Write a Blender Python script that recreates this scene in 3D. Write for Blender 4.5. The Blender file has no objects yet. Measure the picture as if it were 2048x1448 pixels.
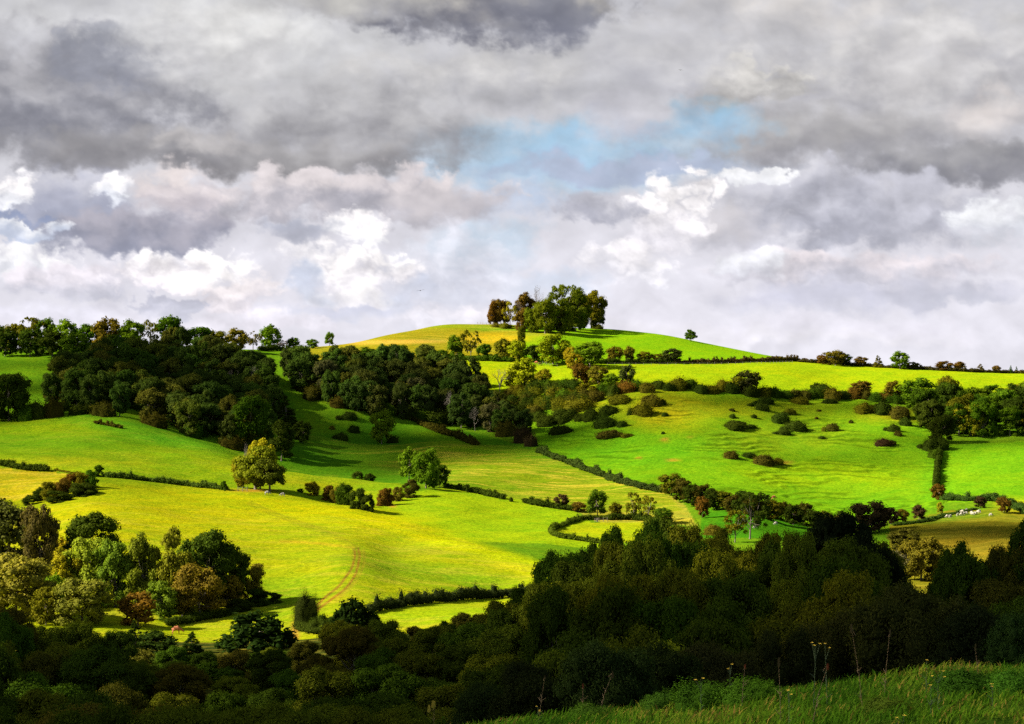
import bpy, math, random
import numpy as np
R = math.radians
SC = bpy.context.scene
COL = SC.collection
F, CX, CY = 4000.0, 1024.0, 724.0          # 70 mm lens on 36 mm: pixels of the 2048-wide photograph per unit slope
EXPO = 1.5
GAIN = 2 ** EXPO
SUN_EL, SUN_AZ = 33.0, 10.0                # sun stands to the left, a little behind the camera
SHADE_CLOUDS = [(1024, 150, -30, 300, 150, 1, dict(n_l=40, t=3200, sparse=.30)), (900, 70, -20, 260, 90, 2, dict(n_l=12, t=3200, sparse=.40)), (1300, 12, -3, 110, 50, 8, dict(n_l=9, t=3200, sparse=.42)), (500, 800, -25, 250, 105, 5, dict(n_l=36, t=4200, sparse=.24)), (1480, 790, -25, 200, 80, 6, dict(n_l=9, t=4200, sparse=.27)), (1960, 520, -45, 90, 62, 9, dict(n_l=7, t=3600, sparse=.36))]  # clouds added out of view, sized to shade chosen parts of the land

def lin(c):
    return tuple(((v / 255) / 12.92 if v / 255 <= .04045 else ((v / 255 + .055) / 1.055) ** 2.4) for v in c)

# ------------------------------------------------------------------ node helpers
class NT:
    def __init__(s, tree):
        s.t = tree; s.n = tree.nodes; s.l = tree.links
    def node(s, typ, **kw):
        nd = s.n.new(typ)
        for k, v in kw.items(): setattr(nd, k, v)
        return nd
    def put(s, sock, v):
        if hasattr(v, 'is_linked') or isinstance(v, bpy.types.NodeSocket): s.l.new(v, sock)
        elif v is not None: sock.default_value = v
    def m(s, op, a, b=None, c=None, clamp=False):
        nd = s.node('ShaderNodeMath', operation=op, use_clamp=clamp)
        s.put(nd.inputs[0], a)
        if b is not None: s.put(nd.inputs[1], b)
        if c is not None: s.put(nd.inputs[2], c)
        return nd.outputs[0]
    def v(s, op, a, b=None, c=None):
        nd = s.node('ShaderNodeVectorMath', operation=op)
        s.put(nd.inputs[0], a)
        if b is not None: s.put(nd.inputs[1], b)
        if c is not None: s.put(nd.inputs[2], c)
        return nd.outputs[0]
    def sstep(s, x, a, b, lo=0.0, hi=1.0):
        nd = s.node('ShaderNodeMapRange', interpolation_type='SMOOTHSTEP')
        s.put(nd.inputs[0], x); nd.inputs[1].default_value = a; nd.inputs[2].default_value = b
        nd.inputs[3].default_value = lo; nd.inputs[4].default_value = hi
        return nd.outputs[0]
    def lstep(s, x, a, b, lo=0.0, hi=1.0):
        nd = s.node('ShaderNodeMapRange')
        s.put(nd.inputs[0], x); nd.inputs[1].default_value = a; nd.inputs[2].default_value = b
        nd.inputs[3].default_value = lo; nd.inputs[4].default_value = hi
        return nd.outputs[0]
    def mix(s, f, a, b, blend='MIX'):
        nd = s.node('ShaderNodeMix', data_type='RGBA', blend_type=blend)
        s.put(nd.inputs[0], f)
        s.put(nd.inputs[6], a if not isinstance(a, tuple) else (*a[:3], 1))
        s.put(nd.inputs[7], b if not isinstance(b, tuple) else (*b[:3], 1))
        return nd.outputs[2]
    def noise(s, vec, scale, detail=4, rough=.55, dist=0.0, out=0):
        nd = s.node('ShaderNodeTexNoise')
        s.put(nd.inputs['Vector'], vec); nd.inputs['Scale'].default_value = scale
        nd.inputs['Detail'].default_value = detail; nd.inputs['Roughness'].default_value = rough
        nd.inputs['Distortion'].default_value = dist
        return nd.outputs[out]

def new_mat(name):
    m = bpy.data.materials.new(name); m.use_nodes = True
    m.node_tree.nodes.clear()
    return m, NT(m.node_tree)

# ------------------------------------------------------------------ tagging
def tag(o, label=None, cat=None, group=None, kind=None):
    if label: o['label'] = label
    if cat: o['category'] = cat
    if group: o['group'] = group
    if kind: o['kind'] = kind
    return o

def np_mesh(name, V, Fq, mats=(), attrs=None, smooth=False):
    """V n x 3, Fq m x k numpy; attrs {name: (domain, type, array)}"""
    me = bpy.data.meshes.new(name)
    V = np.asarray(V, dtype=np.float32); Fq = np.asarray(Fq, dtype=np.int32)
    k = Fq.shape[1]
    me.vertices.add(len(V)); me.vertices.foreach_set('co', V.ravel())
    me.loops.add(Fq.size); me.loops.foreach_set('vertex_index', Fq.ravel())
    me.polygons.add(len(Fq)); me.polygons.foreach_set('loop_start', np.arange(0, Fq.size, k, dtype=np.int32))
    me.update(calc_edges=True)
    if smooth: me.polygons.foreach_set('use_smooth', np.ones(len(Fq), dtype=bool))
    for m in mats: me.materials.append(m)
    for an, (dom, typ, arr) in (attrs or {}).items():
        a = me.attributes.new(an, typ, dom)
        arr = np.asarray(arr, dtype=np.float32)
        if typ == 'FLOAT_COLOR':
            a.data.foreach_set('color', arr.ravel())
        else:
            a.data.foreach_set('value', arr.ravel())
    return me

def link(name, me, parent=None):
    o = bpy.data.objects.new(name, me); COL.objects.link(o)
    if parent: o.parent = parent
    return o

# ------------------------------------------------------------------ terrain
# every row: (distance, picture height of the ground there) -> real height
COLS = {
 -400: [(330,1250),(420,1150),(560,1000),(640,920),(740,835),(800,790),(900,705),(960,696)],
 0:    [(330,1250),(420,1130),(560,1000),(620,930),(700,872),(740,842),(800,775),(900,706),(950,699)],
 200:  [(330,1250),(430,1090),(590,958),(660,900),(735,834),(800,780),(900,702),(950,694)],
 400:  [(330,1260),(430,1100),(600,974),(650,925),(700,893),(730,880),(800,810),(880,730),(950,694),(980,692)],
 560:  [(330,1255),(430,1110),(600,985),(660,937),(700,950),(745,905),(800,850),(850,785),(930,728),(1000,702),(1030,698)],
 700:  [(330,1240),(400,1135),(450,1085),(560,1018),(610,998),(650,958),(690,968),(730,940),(800,870),(820,838),(880,770),(980,703),(1050,687)],
 800:  [(330,1240),(400,1160),(450,1108),(520,1042),(548,1043),(600,1000),(640,968),(680,974),(730,943),(780,895),(825,852),(890,770),(970,702),(1080,665)],
 900:  [(330,1235),(400,1172),(470,1088),(500,1078),(550,1040),(600,1000),(650,971),(700,945),(760,902),(820,864),(850,838),(900,772),(960,715),(1030,680),(1110,648)],
 1000: [(330,1230),(395,1187),(450,1115),(500,1085),(560,1040),(620,998),(700,948),(760,905),(820,868),(860,825),(910,765),(960,712),(1040,680),(1120,648.5)],
 1100: [(330,1230),(400,1170),(450,1125),(520,1070),(560,1045),(615,1012),(690,960),(760,905),(815,865),(860,800),(900,755),(940,725),(1060,668),(1120,655)],
 1200: [(330,1240),(420,1150),(520,1078),(570,1043),(620,1015),(680,975),(720,943),(780,880),(830,815),(880,765),(940,727),(1000,703),(1100,665),(1130,657)],
 1300: [(330,1240),(420,1150),(520,1078),(570,1045),(620,1015),(670,975),(720,930),(780,865),(840,790),(880,762),(940,730),(1000,708),(1120,666)],
 1400: [(330,1230),(420,1140),(530,1070),(570,1045),(610,1020),(660,990),(710,940),(780,860),(845,788),(880,765),(950,727),(1010,708),(1110,684)],
 1500: [(330,1225),(420,1140),(530,1068),(570,1038),(620,1010),(680,975),(740,915),(800,850),(850,792),(885,770),(955,728),(1020,712),(1090,704)],
 1600: [(330,1220),(420,1145),(520,1087),(570,1058),(620,1030),(670,1000),(740,925),(810,850),(855,805),(890,775),(960,735),(1040,721),(1060,720.5)],
 1700: [(330,1220),(420,1150),(500,1105),(560,1070),(620,1040),(670,1008),(740,925),(800,860),(850,812),(890,780),(960,745),(1030,728)],
 1800: [(330,1220),(420,1165),(480,1120),(560,1060),(610,1030),(660,1005),(720,950),(790,870),(840,820),(880,795),(960,745),(1030,733)],
 1900: [(330,1220),(420,1165),(480,1120),(560,1055),(610,1025),(650,1000),(720,945),(780,890),(850,825),(900,780),(970,748),(1020,738)],
 2048: [(330,1220),(420,1165),(480,1115),(560,1050),(610,1022),(650,995),(720,940),(770,890),(850,830),(900,790),(980,752),(1020,745)],
 2500: [(330,1220),(420,1165),(480,1115),(560,1050),(610,1022),(650,995),(720,940),(770,890),(850,830),(900,790),(980,754),(1020,749)],
}
def pchip(xs, ys, xq):
    xs = np.asarray(xs, float); ys = np.asarray(ys, float)
    h = np.diff(xs); d = np.diff(ys) / h
    m = np.zeros(len(xs))
    for i in range(1, len(xs) - 1):
        if d[i-1] * d[i] > 0:
            w1, w2 = 2 * h[i] + h[i-1], h[i] + 2 * h[i-1]
            m[i] = (w1 + w2) / (w1 / d[i-1] + w2 / d[i])
    m[0], m[-1] = d[0], d[-1]
    i = np.clip(np.searchsorted(xs, xq) - 1, 0, len(xs) - 2)
    t = (xq - xs[i]) / h[i]
    return ((1+2*t)*(1-t)**2)*ys[i] + t*(1-t)**2*h[i]*m[i] + t*t*(3-2*t)*ys[i+1] + t*t*(t-1)*h[i]*m[i+1]

def near_profile(u):
    r = np.clip((u - 0) / 2048.0, -.4, 1.4)
    edge = 1341 + 110 * np.clip((2048 - u) / 988.0, -.3, 2.2) ** 1.2 if u < 2048 else 1341 - (u - 2048) * .1
    z20 = -(edge - CY) / F * 20
    mid = [(40, -9.5 + 1.5*r), (70, -17.5 + 3*r), (110, -27 + 4.5*r), (160, -35 + 6.5*r), (250, -42 + 5.5*r)]
    return [(1, -1.65), (8, -1.65 + (z20 + 1.65) * .36), (14, -1.65 + (z20 + 1.65) * .66), (20, z20), (25, z20 - 1.15)] + mid

ring_D = [2.0]
while ring_D[-1] < 6500:
    d = ring_D[-1]
    ring_D.append(d * (1.03 if d < 10 else 1.010 if d < 300 else 1.0045 if d < 1180 else 1.03))
ring_D = np.array(ring_D)
ring_U = np.concatenate([np.arange(-5000, -300, 60), np.arange(-300, 2350, 3.4), np.arange(2350, 7100, 60)]).astype(float)

cu = sorted(COLS)
prof = []
for u in cu:
    pts = near_profile(u)
    last = COLS[u][-1]
    for D, py in COLS[u]: pts.append((D, -(py - CY) / F * D))
    zs = pts[-1][1]; D0 = last[0]
    pts += [(D0 + 60, zs - 3), (D0 + 200, zs - 22), (D0 + 600, zs - 70), (3500, -95), (7000, -110)]
    prof.append(pchip([p[0] for p in pts], [p[1] for p in pts], ring_D))
prof = np.array(prof)                      # columns x rings
cuA = np.array(cu, float)
# smooth interpolation across the columns, in picture column u
Z = np.zeros((len(ring_U), len(ring_D)))
uc = np.clip(ring_U, cuA[0], cuA[-1])
for j in range(len(ring_D)):
    Z[:, j] = pchip(cuA, prof[:, j], uc)
inner = (ring_U > -300) & (ring_U < 2350)
ii = np.where(inner)[0]
ker = np.exp(-.5 * (np.arange(-14, 15) / 6.0) ** 2); ker /= ker.sum()
sub = Z[ii]; pad = np.concatenate([np.repeat(sub[:1], 14, 0), sub, np.repeat(sub[-1:], 14, 0)])
sm = np.zeros_like(sub)
for k, w in enumerate(ker): sm += w * pad[k:k + len(sub)]
Z[ii] = sm
GX = (ring_U[:, None] - CX) / F * ring_D[None, :]
GY = np.repeat(ring_D[None, :], len(ring_U), 0)
# lumps and swells of real ground
rs = np.random.RandomState(7)
def swell(x, y, wl, n, seed):
    r = np.random.RandomState(seed); o = np.zeros_like(x)
    for _ in range(n):
        a = r.rand() * 6.283; k = 6.283 / (wl * (0.7 + .8 * r.rand()))
        o += np.sin(k * (x * math.cos(a) + y * math.sin(a)) + r.rand() * 6.283)
    return o / math.sqrt(n)
amp = np.clip((GY - 250) / 150, 0, 1) * np.clip((1040 - GY) / 120, .08, 1)
Z += amp * (.45 * swell(GX, GY, 45, 9, 1) + .16 * swell(GX, GY, 14, 9, 2))
ampn = np.clip((30 - GY) / 6, 0, 1)
Z += ampn * (.035 * swell(GX, GY, 1.6, 8, 3))

DQ = np.concatenate([np.arange(3, 60, .1), np.arange(60, 1400, .5)])
def ground(x, y):
    u = CX + F * x / y
    i = min(max(int(np.searchsorted(ring_U, u)) - 1, 0), len(ring_U) - 2)
    j = min(max(int(np.searchsorted(ring_D, y)) - 1, 0), len(ring_D) - 2)
    a = (u - ring_U[i]) / (ring_U[i+1] - ring_U[i]); b = (y - ring_D[j]) / (ring_D[j+1] - ring_D[j])
    a = min(max(a, 0), 1)
    return float((Z[i, j]*(1-a) + Z[i+1, j]*a)*(1-b) + (Z[i, j+1]*(1-a) + Z[i+1, j+1]*a)*b)
def hit(px, py, dmin=250, dmax=1300):
    """distance at which the sight line through this point of the photograph meets the ground"""
    i = min(max(int(np.searchsorted(ring_U, px)) - 1, 0), len(ring_U) - 2)
    zc = np.interp(DQ, ring_D, Z[i])
    ray = -(py - CY) / F * DQ
    ok = (zc >= ray) & (DQ >= dmin) & (DQ <= dmax)
    k = np.argmax(ok)
    if not ok[k]:
        c = (DQ >= dmin) & (DQ <= dmax)
        k = np.where(c)[0][np.argmax((zc / DQ)[c])]
    return float(DQ[k])
def W(px, py, dmin=250, dmax=1300):
    D = hit(px, py, dmin, dmax); x = (px - CX) / F * D
    return x, D, ground(x, D)

# ---- grass colours of the fields (albedo), each with its own sward, some with light and shade painted in
PX = ring_U[:, None] + 0 * GY
PY = CY - Z / GY * F
def inpoly(poly, X, Y):
    inside = np.zeros(X.shape, bool); n = len(poly); j = n - 1
    for i in range(n):
        xi, yi = poly[i]; xj, yj = poly[j]
        c = ((yi > Y) != (yj > Y)) & (X < (xj - xi) * (Y - yi) / (yj - yi + 1e-9) + xi)
        inside ^= c; j = i
    return inside
colr = np.zeros(GX.shape + (3,)); colr[:] = (.10, .20, .006)
terr = np.zeros(GX.shape); hay = np.zeros(GX.shape)
wob = 3.0 * swell(PX, PY * 2, 60, 5, 11)
def field(poly, c, d0, d1, t=None, h=None):
    m = inpoly(poly, PX, PY) & (GY >= d0) & (GY <= d1)
    colr[m] = c
    if t is not None: terr[m] = t
    if h is not None: hay[m] = h
def spot(cx, cy, rx, ry, c, d0=250, d1=1300, k=1.0, pw=1.5, ang=0):
    ca, sa = math.cos(ang), math.sin(ang)
    dx, dy = PX - cx, PY - cy
    q = ((dx*ca + dy*sa) / rx) ** 2 + ((-dx*sa + dy*ca) / ry) ** 2
    w = k * np.exp(-q ** pw) * ((GY >= d0) & (GY <= d1))
    colr[:] = colr * (1 - w[..., None]) + np.array(c) * w[..., None]
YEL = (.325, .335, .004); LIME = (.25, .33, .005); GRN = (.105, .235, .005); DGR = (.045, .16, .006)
field([(-9999, 1500), (-9999, 1000), (0, 1000), (50, 1008), (200, 958), (455, 982), (640, 998), (800, 1035), (1060, 1125), (1200, 1160), (3000, 1500)], (.26, .31, .005), 25, 530, h=.4)
field([(-400, 1010), (-400, 900), (0, 935), (140, 948), (60, 1000)], (.30, .27, .008), 540, 640, h=.7)
field([(-400, 945), (-400, 830), (0, 840), (150, 829), (430, 882), (560, 936), (800, 966), (820, 1000), (640, 998), (455, 978), (215, 952), (140, 944), (0, 932)], (.17, .27, .005), 560, 745, h=.15)
field([(-400, 830), (-400, 690), (620, 690), (620, 760), (200, 840)], (.10, .215, .006), 745, 1040)
field([(800, 1040), (630, 1000), (800, 985), (900, 975), (1045, 1000), (1150, 1022), (1250, 1095), (1250, 1170), (1110, 1140), (950, 1085)], (.21, .32, .005), 500, 660)
field([(560, 990), (560, 780), (700, 830), (850, 850), (960, 868), (1075, 900), (1330, 985), (1395, 1050), (1300, 1045), (1150, 1020), (1045, 1000), (900, 975), (800, 1000)], (.06, .17, .005), 655, 850)
field([(1150, 1022), (1330, 985), (1370, 1010), (1395, 1052), (1200, 1045)], (.24, .25, .02), 560, 700, h=.7)
_hm = np.exp(-(((PX - 1120 - (PY - 960) * 2.6) / 250) ** 2) ** 2 - ((PY - 968 - (PX - 1120) * .16) / 52) ** 4) * ((GY > 610) & (GY < 790)) * inpoly([(560, 990), (560, 780), (850, 850), (1075, 900), (1330, 985), (1395, 1050), (1150, 1022), (1045, 1000), (900, 975)], PX, PY)
colr[:] = colr * (1 - _hm[..., None] * .9) + np.array((.165, .235, .006)) * _hm[..., None] * .9
hay[:] = np.maximum(hay, _hm * .95)
field([(1060, 865), (1040, 780), (1250, 780), (1880, 780), (1900, 1000), (1700, 1080), (1400, 1020), (1330, 985), (1080, 902)], (.12, .265, .005), 590, 880, t=1)
field([(1875, 1005), (1885, 890), (2600, 860), (2600, 1010), (2000, 1003)], (.12, .28, .005), 600, 800)
field([(1400, 1020), (1500, 1020), (1660, 1068), (1400, 1100)], (.05, .18, .005), 520, 640)
field([(1100, 1062), (1130, 1046), (1330, 1044), (1330, 1085), (1200, 1086)], (.27, .33, .005), 500, 580)
field([(1780, 1050), (1900, 1020), (2020, 1020), (2600, 1050), (2600, 1300), (1780, 1300)], (.145, .14, .008), 300, 630, h=.3)  # brown sward, its albedo lowered for shade as well
field([(880, 800), (900, 716), (1250, 727), (1600, 722), (1700, 727), (2600, 745), (2600, 800), (1250, 775)], (.24, .335, .004), 860, 1300)
field([(600, 720), (600, 640), (1050, 640), (1040, 720)], (.23, .215, .008), 900, 1400, h=.5)
field([(1040, 735), (1040, 640), (1700, 640), (1640, 722), (1250, 729)], (.155, .31, .004), 935, 1400)
# soft tints, some of them light and shade painted into the turf
spot(120, 885, 360, 22, (.085, .20, .005), 560, 745, .85); spot(240, 918, 330, 8, (.10, .20, .004), 560, 745, .7, ang=.05)  # darker bands: shade of clouds painted into the upper left field
spot(300, 868, 190, 16, (.07, .25, .008), 560, 745, .8, ang=.2)
spot(620, 970, 200, 14, (.27, .30, .006), 560, 700, .7, ang=.2); spot(100, 925, 200, 12, (.27, .29, .008), 560, 745, .6)
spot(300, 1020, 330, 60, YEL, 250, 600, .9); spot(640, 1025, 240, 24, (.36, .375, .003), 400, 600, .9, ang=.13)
spot(900, 1085, 260, 16, (.37, .40, .003), 380, 560, .95, ang=.30); spot(1050, 1128, 130, 14, (.34, .40, .003), 380, 560, .9, ang=.3)  # bright crest tints: the sunlit ridge painted into the turf colour
spot(860, 1150, 240, 24, (.15, .26, .006), 330, 520, .85, ang=.15); spot(560, 1200, 90, 50, (.16, .27, .006), 330, 520, .8)  # darker tints paint the shade below the ridge and beside the tree group
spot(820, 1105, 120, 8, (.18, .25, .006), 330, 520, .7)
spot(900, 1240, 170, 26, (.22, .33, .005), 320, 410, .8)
spot(760, 870, 200, 60, (.055, .17, .006), 655, 850, .5); spot(640, 830, 80, 40, (.12, .22, .006), 655, 850, .7)  # first tint keeps the valley dark: shade put into its green
spot(930, 890, 120, 14, (.12, .22, .005), 655, 850, .8, ang=.3)
spot(1330, 820, 90, 46, (.30, .28, .006), 700, 880, .9); spot(1500, 815, 200, 22, (.24, .27, .007), 700, 880, .7); spot(1270, 900, 160, 40, (.08, .25, .005), 640, 800, .7)  # last tint paints the lower scarp's shade into the grass
spot(1560, 870, 150, 40, (.15, .21, .006), 700, 840, .6); spot(1660, 950, 220, 30, (.20, .32, .004), 620, 780, .7)
spot(1180, 800, 80, 40, (.25, .25, .006), 700, 880, .7)
spot(1750, 1015, 90, 20, (.09, .25, .005), 590, 720, .6); spot(1800, 830, 90, 16, (.26, .26, .008), 760, 880, .7); spot(1870, 960, 30, 60, (.08,.27,.006), 590, 780, .5)
spot(990, 677, 80, 10, (.46, .33, .010), 900, 1300, .95); spot(790, 684, 120, 4.5, (.50, .34, .05), 900, 1100, .9, ang=-.02)
spot(900, 652, 120, 5, (.15, .27, .008), 950, 1300, .6); spot(1000, 657, 60, 6, (.13, .28, .008), 950, 1300, .8); spot(1080, 668, 50, 4, (.3,.28,.02), 950, 1300, .7)
spot(960, 745, 90, 20, (.33, .37, .004), 860, 1000, .7)
spot(1960, 1095, 120, 26, (.19, .14, .010), 300, 630, .8); spot(1900, 1035, 120, 8, (.07, .16, .006), 500, 640, .8, ang=-.1)
spot(2030, 1010, 40, 14, (.33, .34, .008), 560, 700, .9)
spot(160, 815, 60, 14, (.08, .2, .006), 745, 900, .5)
# bare red soil and worn places
for cx, cy, rx, ry in ((1330, 880, 9, 3.2), (1344, 920, 15, 2.4), (1566, 925, 20, 3.4), (1380, 876, 8, 2), (1278, 916, 7, 2), (505, 981, 45, 3), (785, 1012, 8, 3), (1110, 1066, 6, 3)):
    spot(cx, cy, rx, ry, (.40, .16, .025), 500, 900, .7, 1.3)
spot(590, 1265, 10, 22, (.34, .16, .03), 300, 420, .8)
# wheel ruts
def rut(path, wpx, c, k):
    P = np.array(path, float)
    n = 0
    best = np.full(PX.shape, 1e9); along = np.zeros(PX.shape)
    box = (PX > P[:, 0].min() - 20) & (PX < P[:, 0].max() + 20) & (PY > P[:, 1].min() - 12) & (PY < P[:, 1].max() + 12) & (GY > 300) & (GY < 620)
    X, Y = PX[box], PY[box]; b = np.full(X.shape, 1e9)
    for a, e in zip(P[:-1], P[1:]):
        d = e - a; t = np.clip(((X - a[0]) * d[0] + (Y - a[1]) * d[1]) / (d @ d), 0, 1)
        b = np.minimum(b, np.hypot(X - a[0] - t * d[0], Y - a[1] - t * d[1]))
    w = k * np.exp(-(b / wpx) ** 2)
    colr[box] = colr[box] * (1 - w[:, None]) + np.array(c) * w[:, None]
def smooth_path(P, n=12):
    P = [P[0]] + list(P) + [P[-1]]; out = []
    for i in range(1, len(P) - 2):
        p0, p1, p2, p3 = map(np.array, (P[i-1], P[i], P[i+1], P[i+2]))
        for k in range(n):
            t = k / n
            out.append(tuple(.5 * ((2*p1) + (-p0+p2)*t + (2*p0-5*p1+4*p2-p3)*t*t + (-p0+3*p1-3*p2+p3)*t**3)))
    out.append(tuple(P[-1])); return out
tr = [(716, 1096), (719, 1112), (715, 1135), (709, 1152), (692, 1176), (664, 1198), (638, 1217), (612, 1240)]
tr2 = [(708, 1097), (709, 1115), (703, 1137), (692, 1153), (676, 1174), (652, 1193), (632, 1213), (606, 1237)]
rut(smooth_path(tr), 2.6, (.22, .11, .015), 1.0); rut(smooth_path(tr2), 2.4, (.22, .11, .015), 1.0)
rut(smooth_path([(727, 1100), (728, 1125), (718, 1152), (700, 1176), (672, 1200)]), 3, (.3, .18, .02), .4)
rut(smooth_path([(500, 1004), (520, 1012), (565, 1031), (642, 1058), (690, 1079), (716, 1096)]), 2.0, (.20, .19, .01), .55)
rut(smooth_path([(495, 1008), (515, 1016), (560, 1035), (637, 1062), (684, 1082), (710, 1097)]), 2.0, (.20, .19, .01), .45)
rut(smooth_path([(560, 1082), (640, 1087), (705, 1096)]), 2.5, (.42, .26, .02), .5)
# near slope under the long grass
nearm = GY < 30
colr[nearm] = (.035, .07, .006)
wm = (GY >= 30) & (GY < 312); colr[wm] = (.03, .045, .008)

nu, nd = GX.shape
V = np.stack([GX, GY, Z], -1).reshape(-1, 3)
idx = np.arange(nu * nd).reshape(nu, nd)
Fq = np.stack([idx[:-1, :-1], idx[1:, :-1], idx[1:, 1:], idx[:-1, 1:]], -1).reshape(-1, 4)
gm, g = new_mat('pasture')
pos = g.node('ShaderNodeNewGeometry').outputs['Position']
ac = g.node('ShaderNodeAttribute', attribute_name='Col'); at = g.node('ShaderNodeAttribute', attribute_name='Terr'); ah = g.node('ShaderNodeAttribute', attribute_name='Hay')
col = ac.outputs['Color']
n1 = g.noise(pos, .9, 5, .7); n2 = g.noise(pos, .06, 4, .6); n3 = g.noise(pos, .22, 4, .65, .6)
sc = g.v('MULTIPLY', pos, (.035, .22, .3)); streak = g.noise(sc, 1.0, 5, .65, .8)
col = g.mix(g.sstep(n2, .40, .62, 0, .7), col, g.mix(1.0, col, (1.25, 1.03, .9), 'MULTIPLY'))
col = g.mix(g.sstep(n3, .46, .66, 0, .6), col, g.mix(1.0, col, (.58, .82, .8), 'MULTIPLY'))
hy = g.m('MULTIPLY', g.sstep(streak, .48, .62), ah.outputs['Fac'])
col = g.mix(g.m('MULTIPLY', hy, .7), col, (.44, .33, .03))
col = g.mix(1.0, col, g.node('ShaderNodeCombineColor').outputs[0] if False else g.mix(g.lstep(n1, .3, .7), (.55, .62, .65), (1.38, 1.3, 1.2)), 'MULTIPLY')
# terracettes: narrow treads that follow the contour
sep = g.node('ShaderNodeSeparateXYZ'); g.l.new(pos, sep.inputs[0])
wz = g.m('ADD', sep.outputs[2], g.m('MULTIPLY', g.noise(pos, .05, 3, .5), 5.0))
wave = g.m('SINE', g.m('MULTIPLY', wz, 4.4))
wv = g.m('MULTIPLY', g.m('MULTIPLY', wave, at.outputs['Fac']), g.sstep(g.noise(pos, .03, 2, .5), .45, .6))
col = g.mix(g.m('MULTIPLY', g.m('MAXIMUM', wv, 0.0), .75), col, g.mix(1.0, col, (.45, .5, .6), 'MULTIPLY'))
hgt = g.m('ADD', g.m('MULTIPLY', n1, .55), g.m('MULTIPLY', wv, .42))
bmp = g.node('ShaderNodeBump'); bmp.inputs['Strength'].default_value = .75; bmp.inputs['Distance'].default_value = .8
g.l.new(hgt, bmp.inputs['Height'])
bs = g.node('ShaderNodeBsdfDiffuse'); bs.inputs['Roughness'].default_value = .6
g.l.new(col, bs.inputs['Color']); g.l.new(bmp.outputs[0], bs.inputs['Normal'])
g.l.new(bs.outputs[0], g.node('ShaderNodeOutputMaterial').inputs[0])
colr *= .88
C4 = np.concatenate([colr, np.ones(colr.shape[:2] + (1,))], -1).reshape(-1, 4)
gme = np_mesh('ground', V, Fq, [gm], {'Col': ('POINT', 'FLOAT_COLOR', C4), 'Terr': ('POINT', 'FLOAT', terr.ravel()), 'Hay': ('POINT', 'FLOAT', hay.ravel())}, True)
tag(link('ground', gme), kind='structure')

# ------------------------------------------------------------------ foliage materials
def leaf_material(name, translucent=.28, spec=True):
    m, n = new_mat(name)
    oi = n.node('ShaderNodeObjectInfo'); a = n.node('ShaderNodeAttribute', attribute_name='v')
    base = oi.outputs['Color']
    f = a.outputs['Fac']
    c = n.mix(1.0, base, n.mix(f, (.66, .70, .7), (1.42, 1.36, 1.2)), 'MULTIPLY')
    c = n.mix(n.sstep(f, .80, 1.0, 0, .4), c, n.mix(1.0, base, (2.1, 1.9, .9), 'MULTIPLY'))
    d = n.node('ShaderNodeBsdfDiffuse'); t = n.node('ShaderNodeBsdfTranslucent'); mx = n.node('ShaderNodeMixShader')
    n.l.new(c, d.inputs[0]); n.l.new(n.mix(1.0, c, (1.3, 1.4, .5), 'MULTIPLY'), t.inputs[0])
    mx.inputs[0].default_value = translucent
    n.l.new(d.outputs[0], mx.inputs[1]); n.l.new(t.outputs[0], mx.inputs[2])
    n.l.new(mx.outputs[0], n.node('ShaderNodeOutputMaterial').inputs[0])
    return m
LEAF = leaf_material('leaves')
def plain(name, c, rough=.8, nscale=6.0, var=.35):
    m, n = new_mat(name)
    p = n.node('ShaderNodeNewGeometry').outputs['Position']
    b = n.node('ShaderNodeBsdfPrincipled'); b.inputs['Roughness'].default_value = rough
    f = n.noise(p, nscale, 4, .6)
    n.l.new(n.mix(f, tuple(v * (1 - var) for v in c), tuple(min(1, v * (1 + var)) for v in c)), b.inputs['Base Color'])
    n.l.new(b.outputs[0], n.node('ShaderNodeOutputMaterial').inputs[0])
    return m
BARK = plain('bark', (.13, .10, .07)); PALE_BARK = plain('pale_bark', (.36, .29, .20)); GREY_BARK = plain('weathered_wood', (.13, .105, .08))

# ------------------------------------------------------------------ foliage geometry
def tubes(segs, sides=5):
    """segs: (p0, p1, r0, r1)"""
    Vs, Fs = [], []
    for p0, p1, r0, r1 in segs:
        p0, p1 = np.array(p0, float), np.array(p1, float)
        d = p1 - p0; L = np.linalg.norm(d)
        if L < 1e-6: continue
        d /= L; a = np.cross(d, [0, 0, 1.0] if abs(d[2]) < .9 else [1.0, 0, 0]); a /= np.linalg.norm(a); b = np.cross(d, a)
        k = len(Vs)
        for p, r in ((p0, r0), (p1, r1)):
            for s in range(sides):
                t = 6.28318 * s / sides; Vs.append(p + r * (a * math.cos(t) + b * math.sin(t)))
        for s in range(sides):
            Fs.append((k + s, k + (s + 1) % sides, k + sides + (s + 1) % sides, k + sides + s))
    return np.array(Vs), np.array(Fs)

def grow(rnd, p, d, L, r, depth, segs, up=.15, spread=.6, kids=(2, 3)):
    p = np.array(p, float); d = np.array(d, float)
    n = 3
    for i in range(n):
        d2 = d + rnd.randn(3) * .14; d2[2] += up * .3; d2 /= np.linalg.norm(d2)
        q = p + d2 * L / n; r2 = r * (1 - .13)
        segs.append((p, q, r, r2)); p, d, r = q, d2, r2
        if depth > 0 and i >= 1 and rnd.rand() < .55:
            e = d + rnd.randn(3) * spread; e[2] += up; e /= np.linalg.norm(e)
            grow(rnd, p, e, L * .62, r * .62, depth - 1, segs, up, spread, kids)
    if depth > 0:
        for _ in range(rnd.randint(kids[0], kids[1] + 1)):
            e = d + rnd.randn(3) * spread; e[2] += up; e /= np.linalg.norm(e)
            grow(rnd, p, e, L * .72, r * .62, depth - 1, segs, up, spread, kids)

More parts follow.
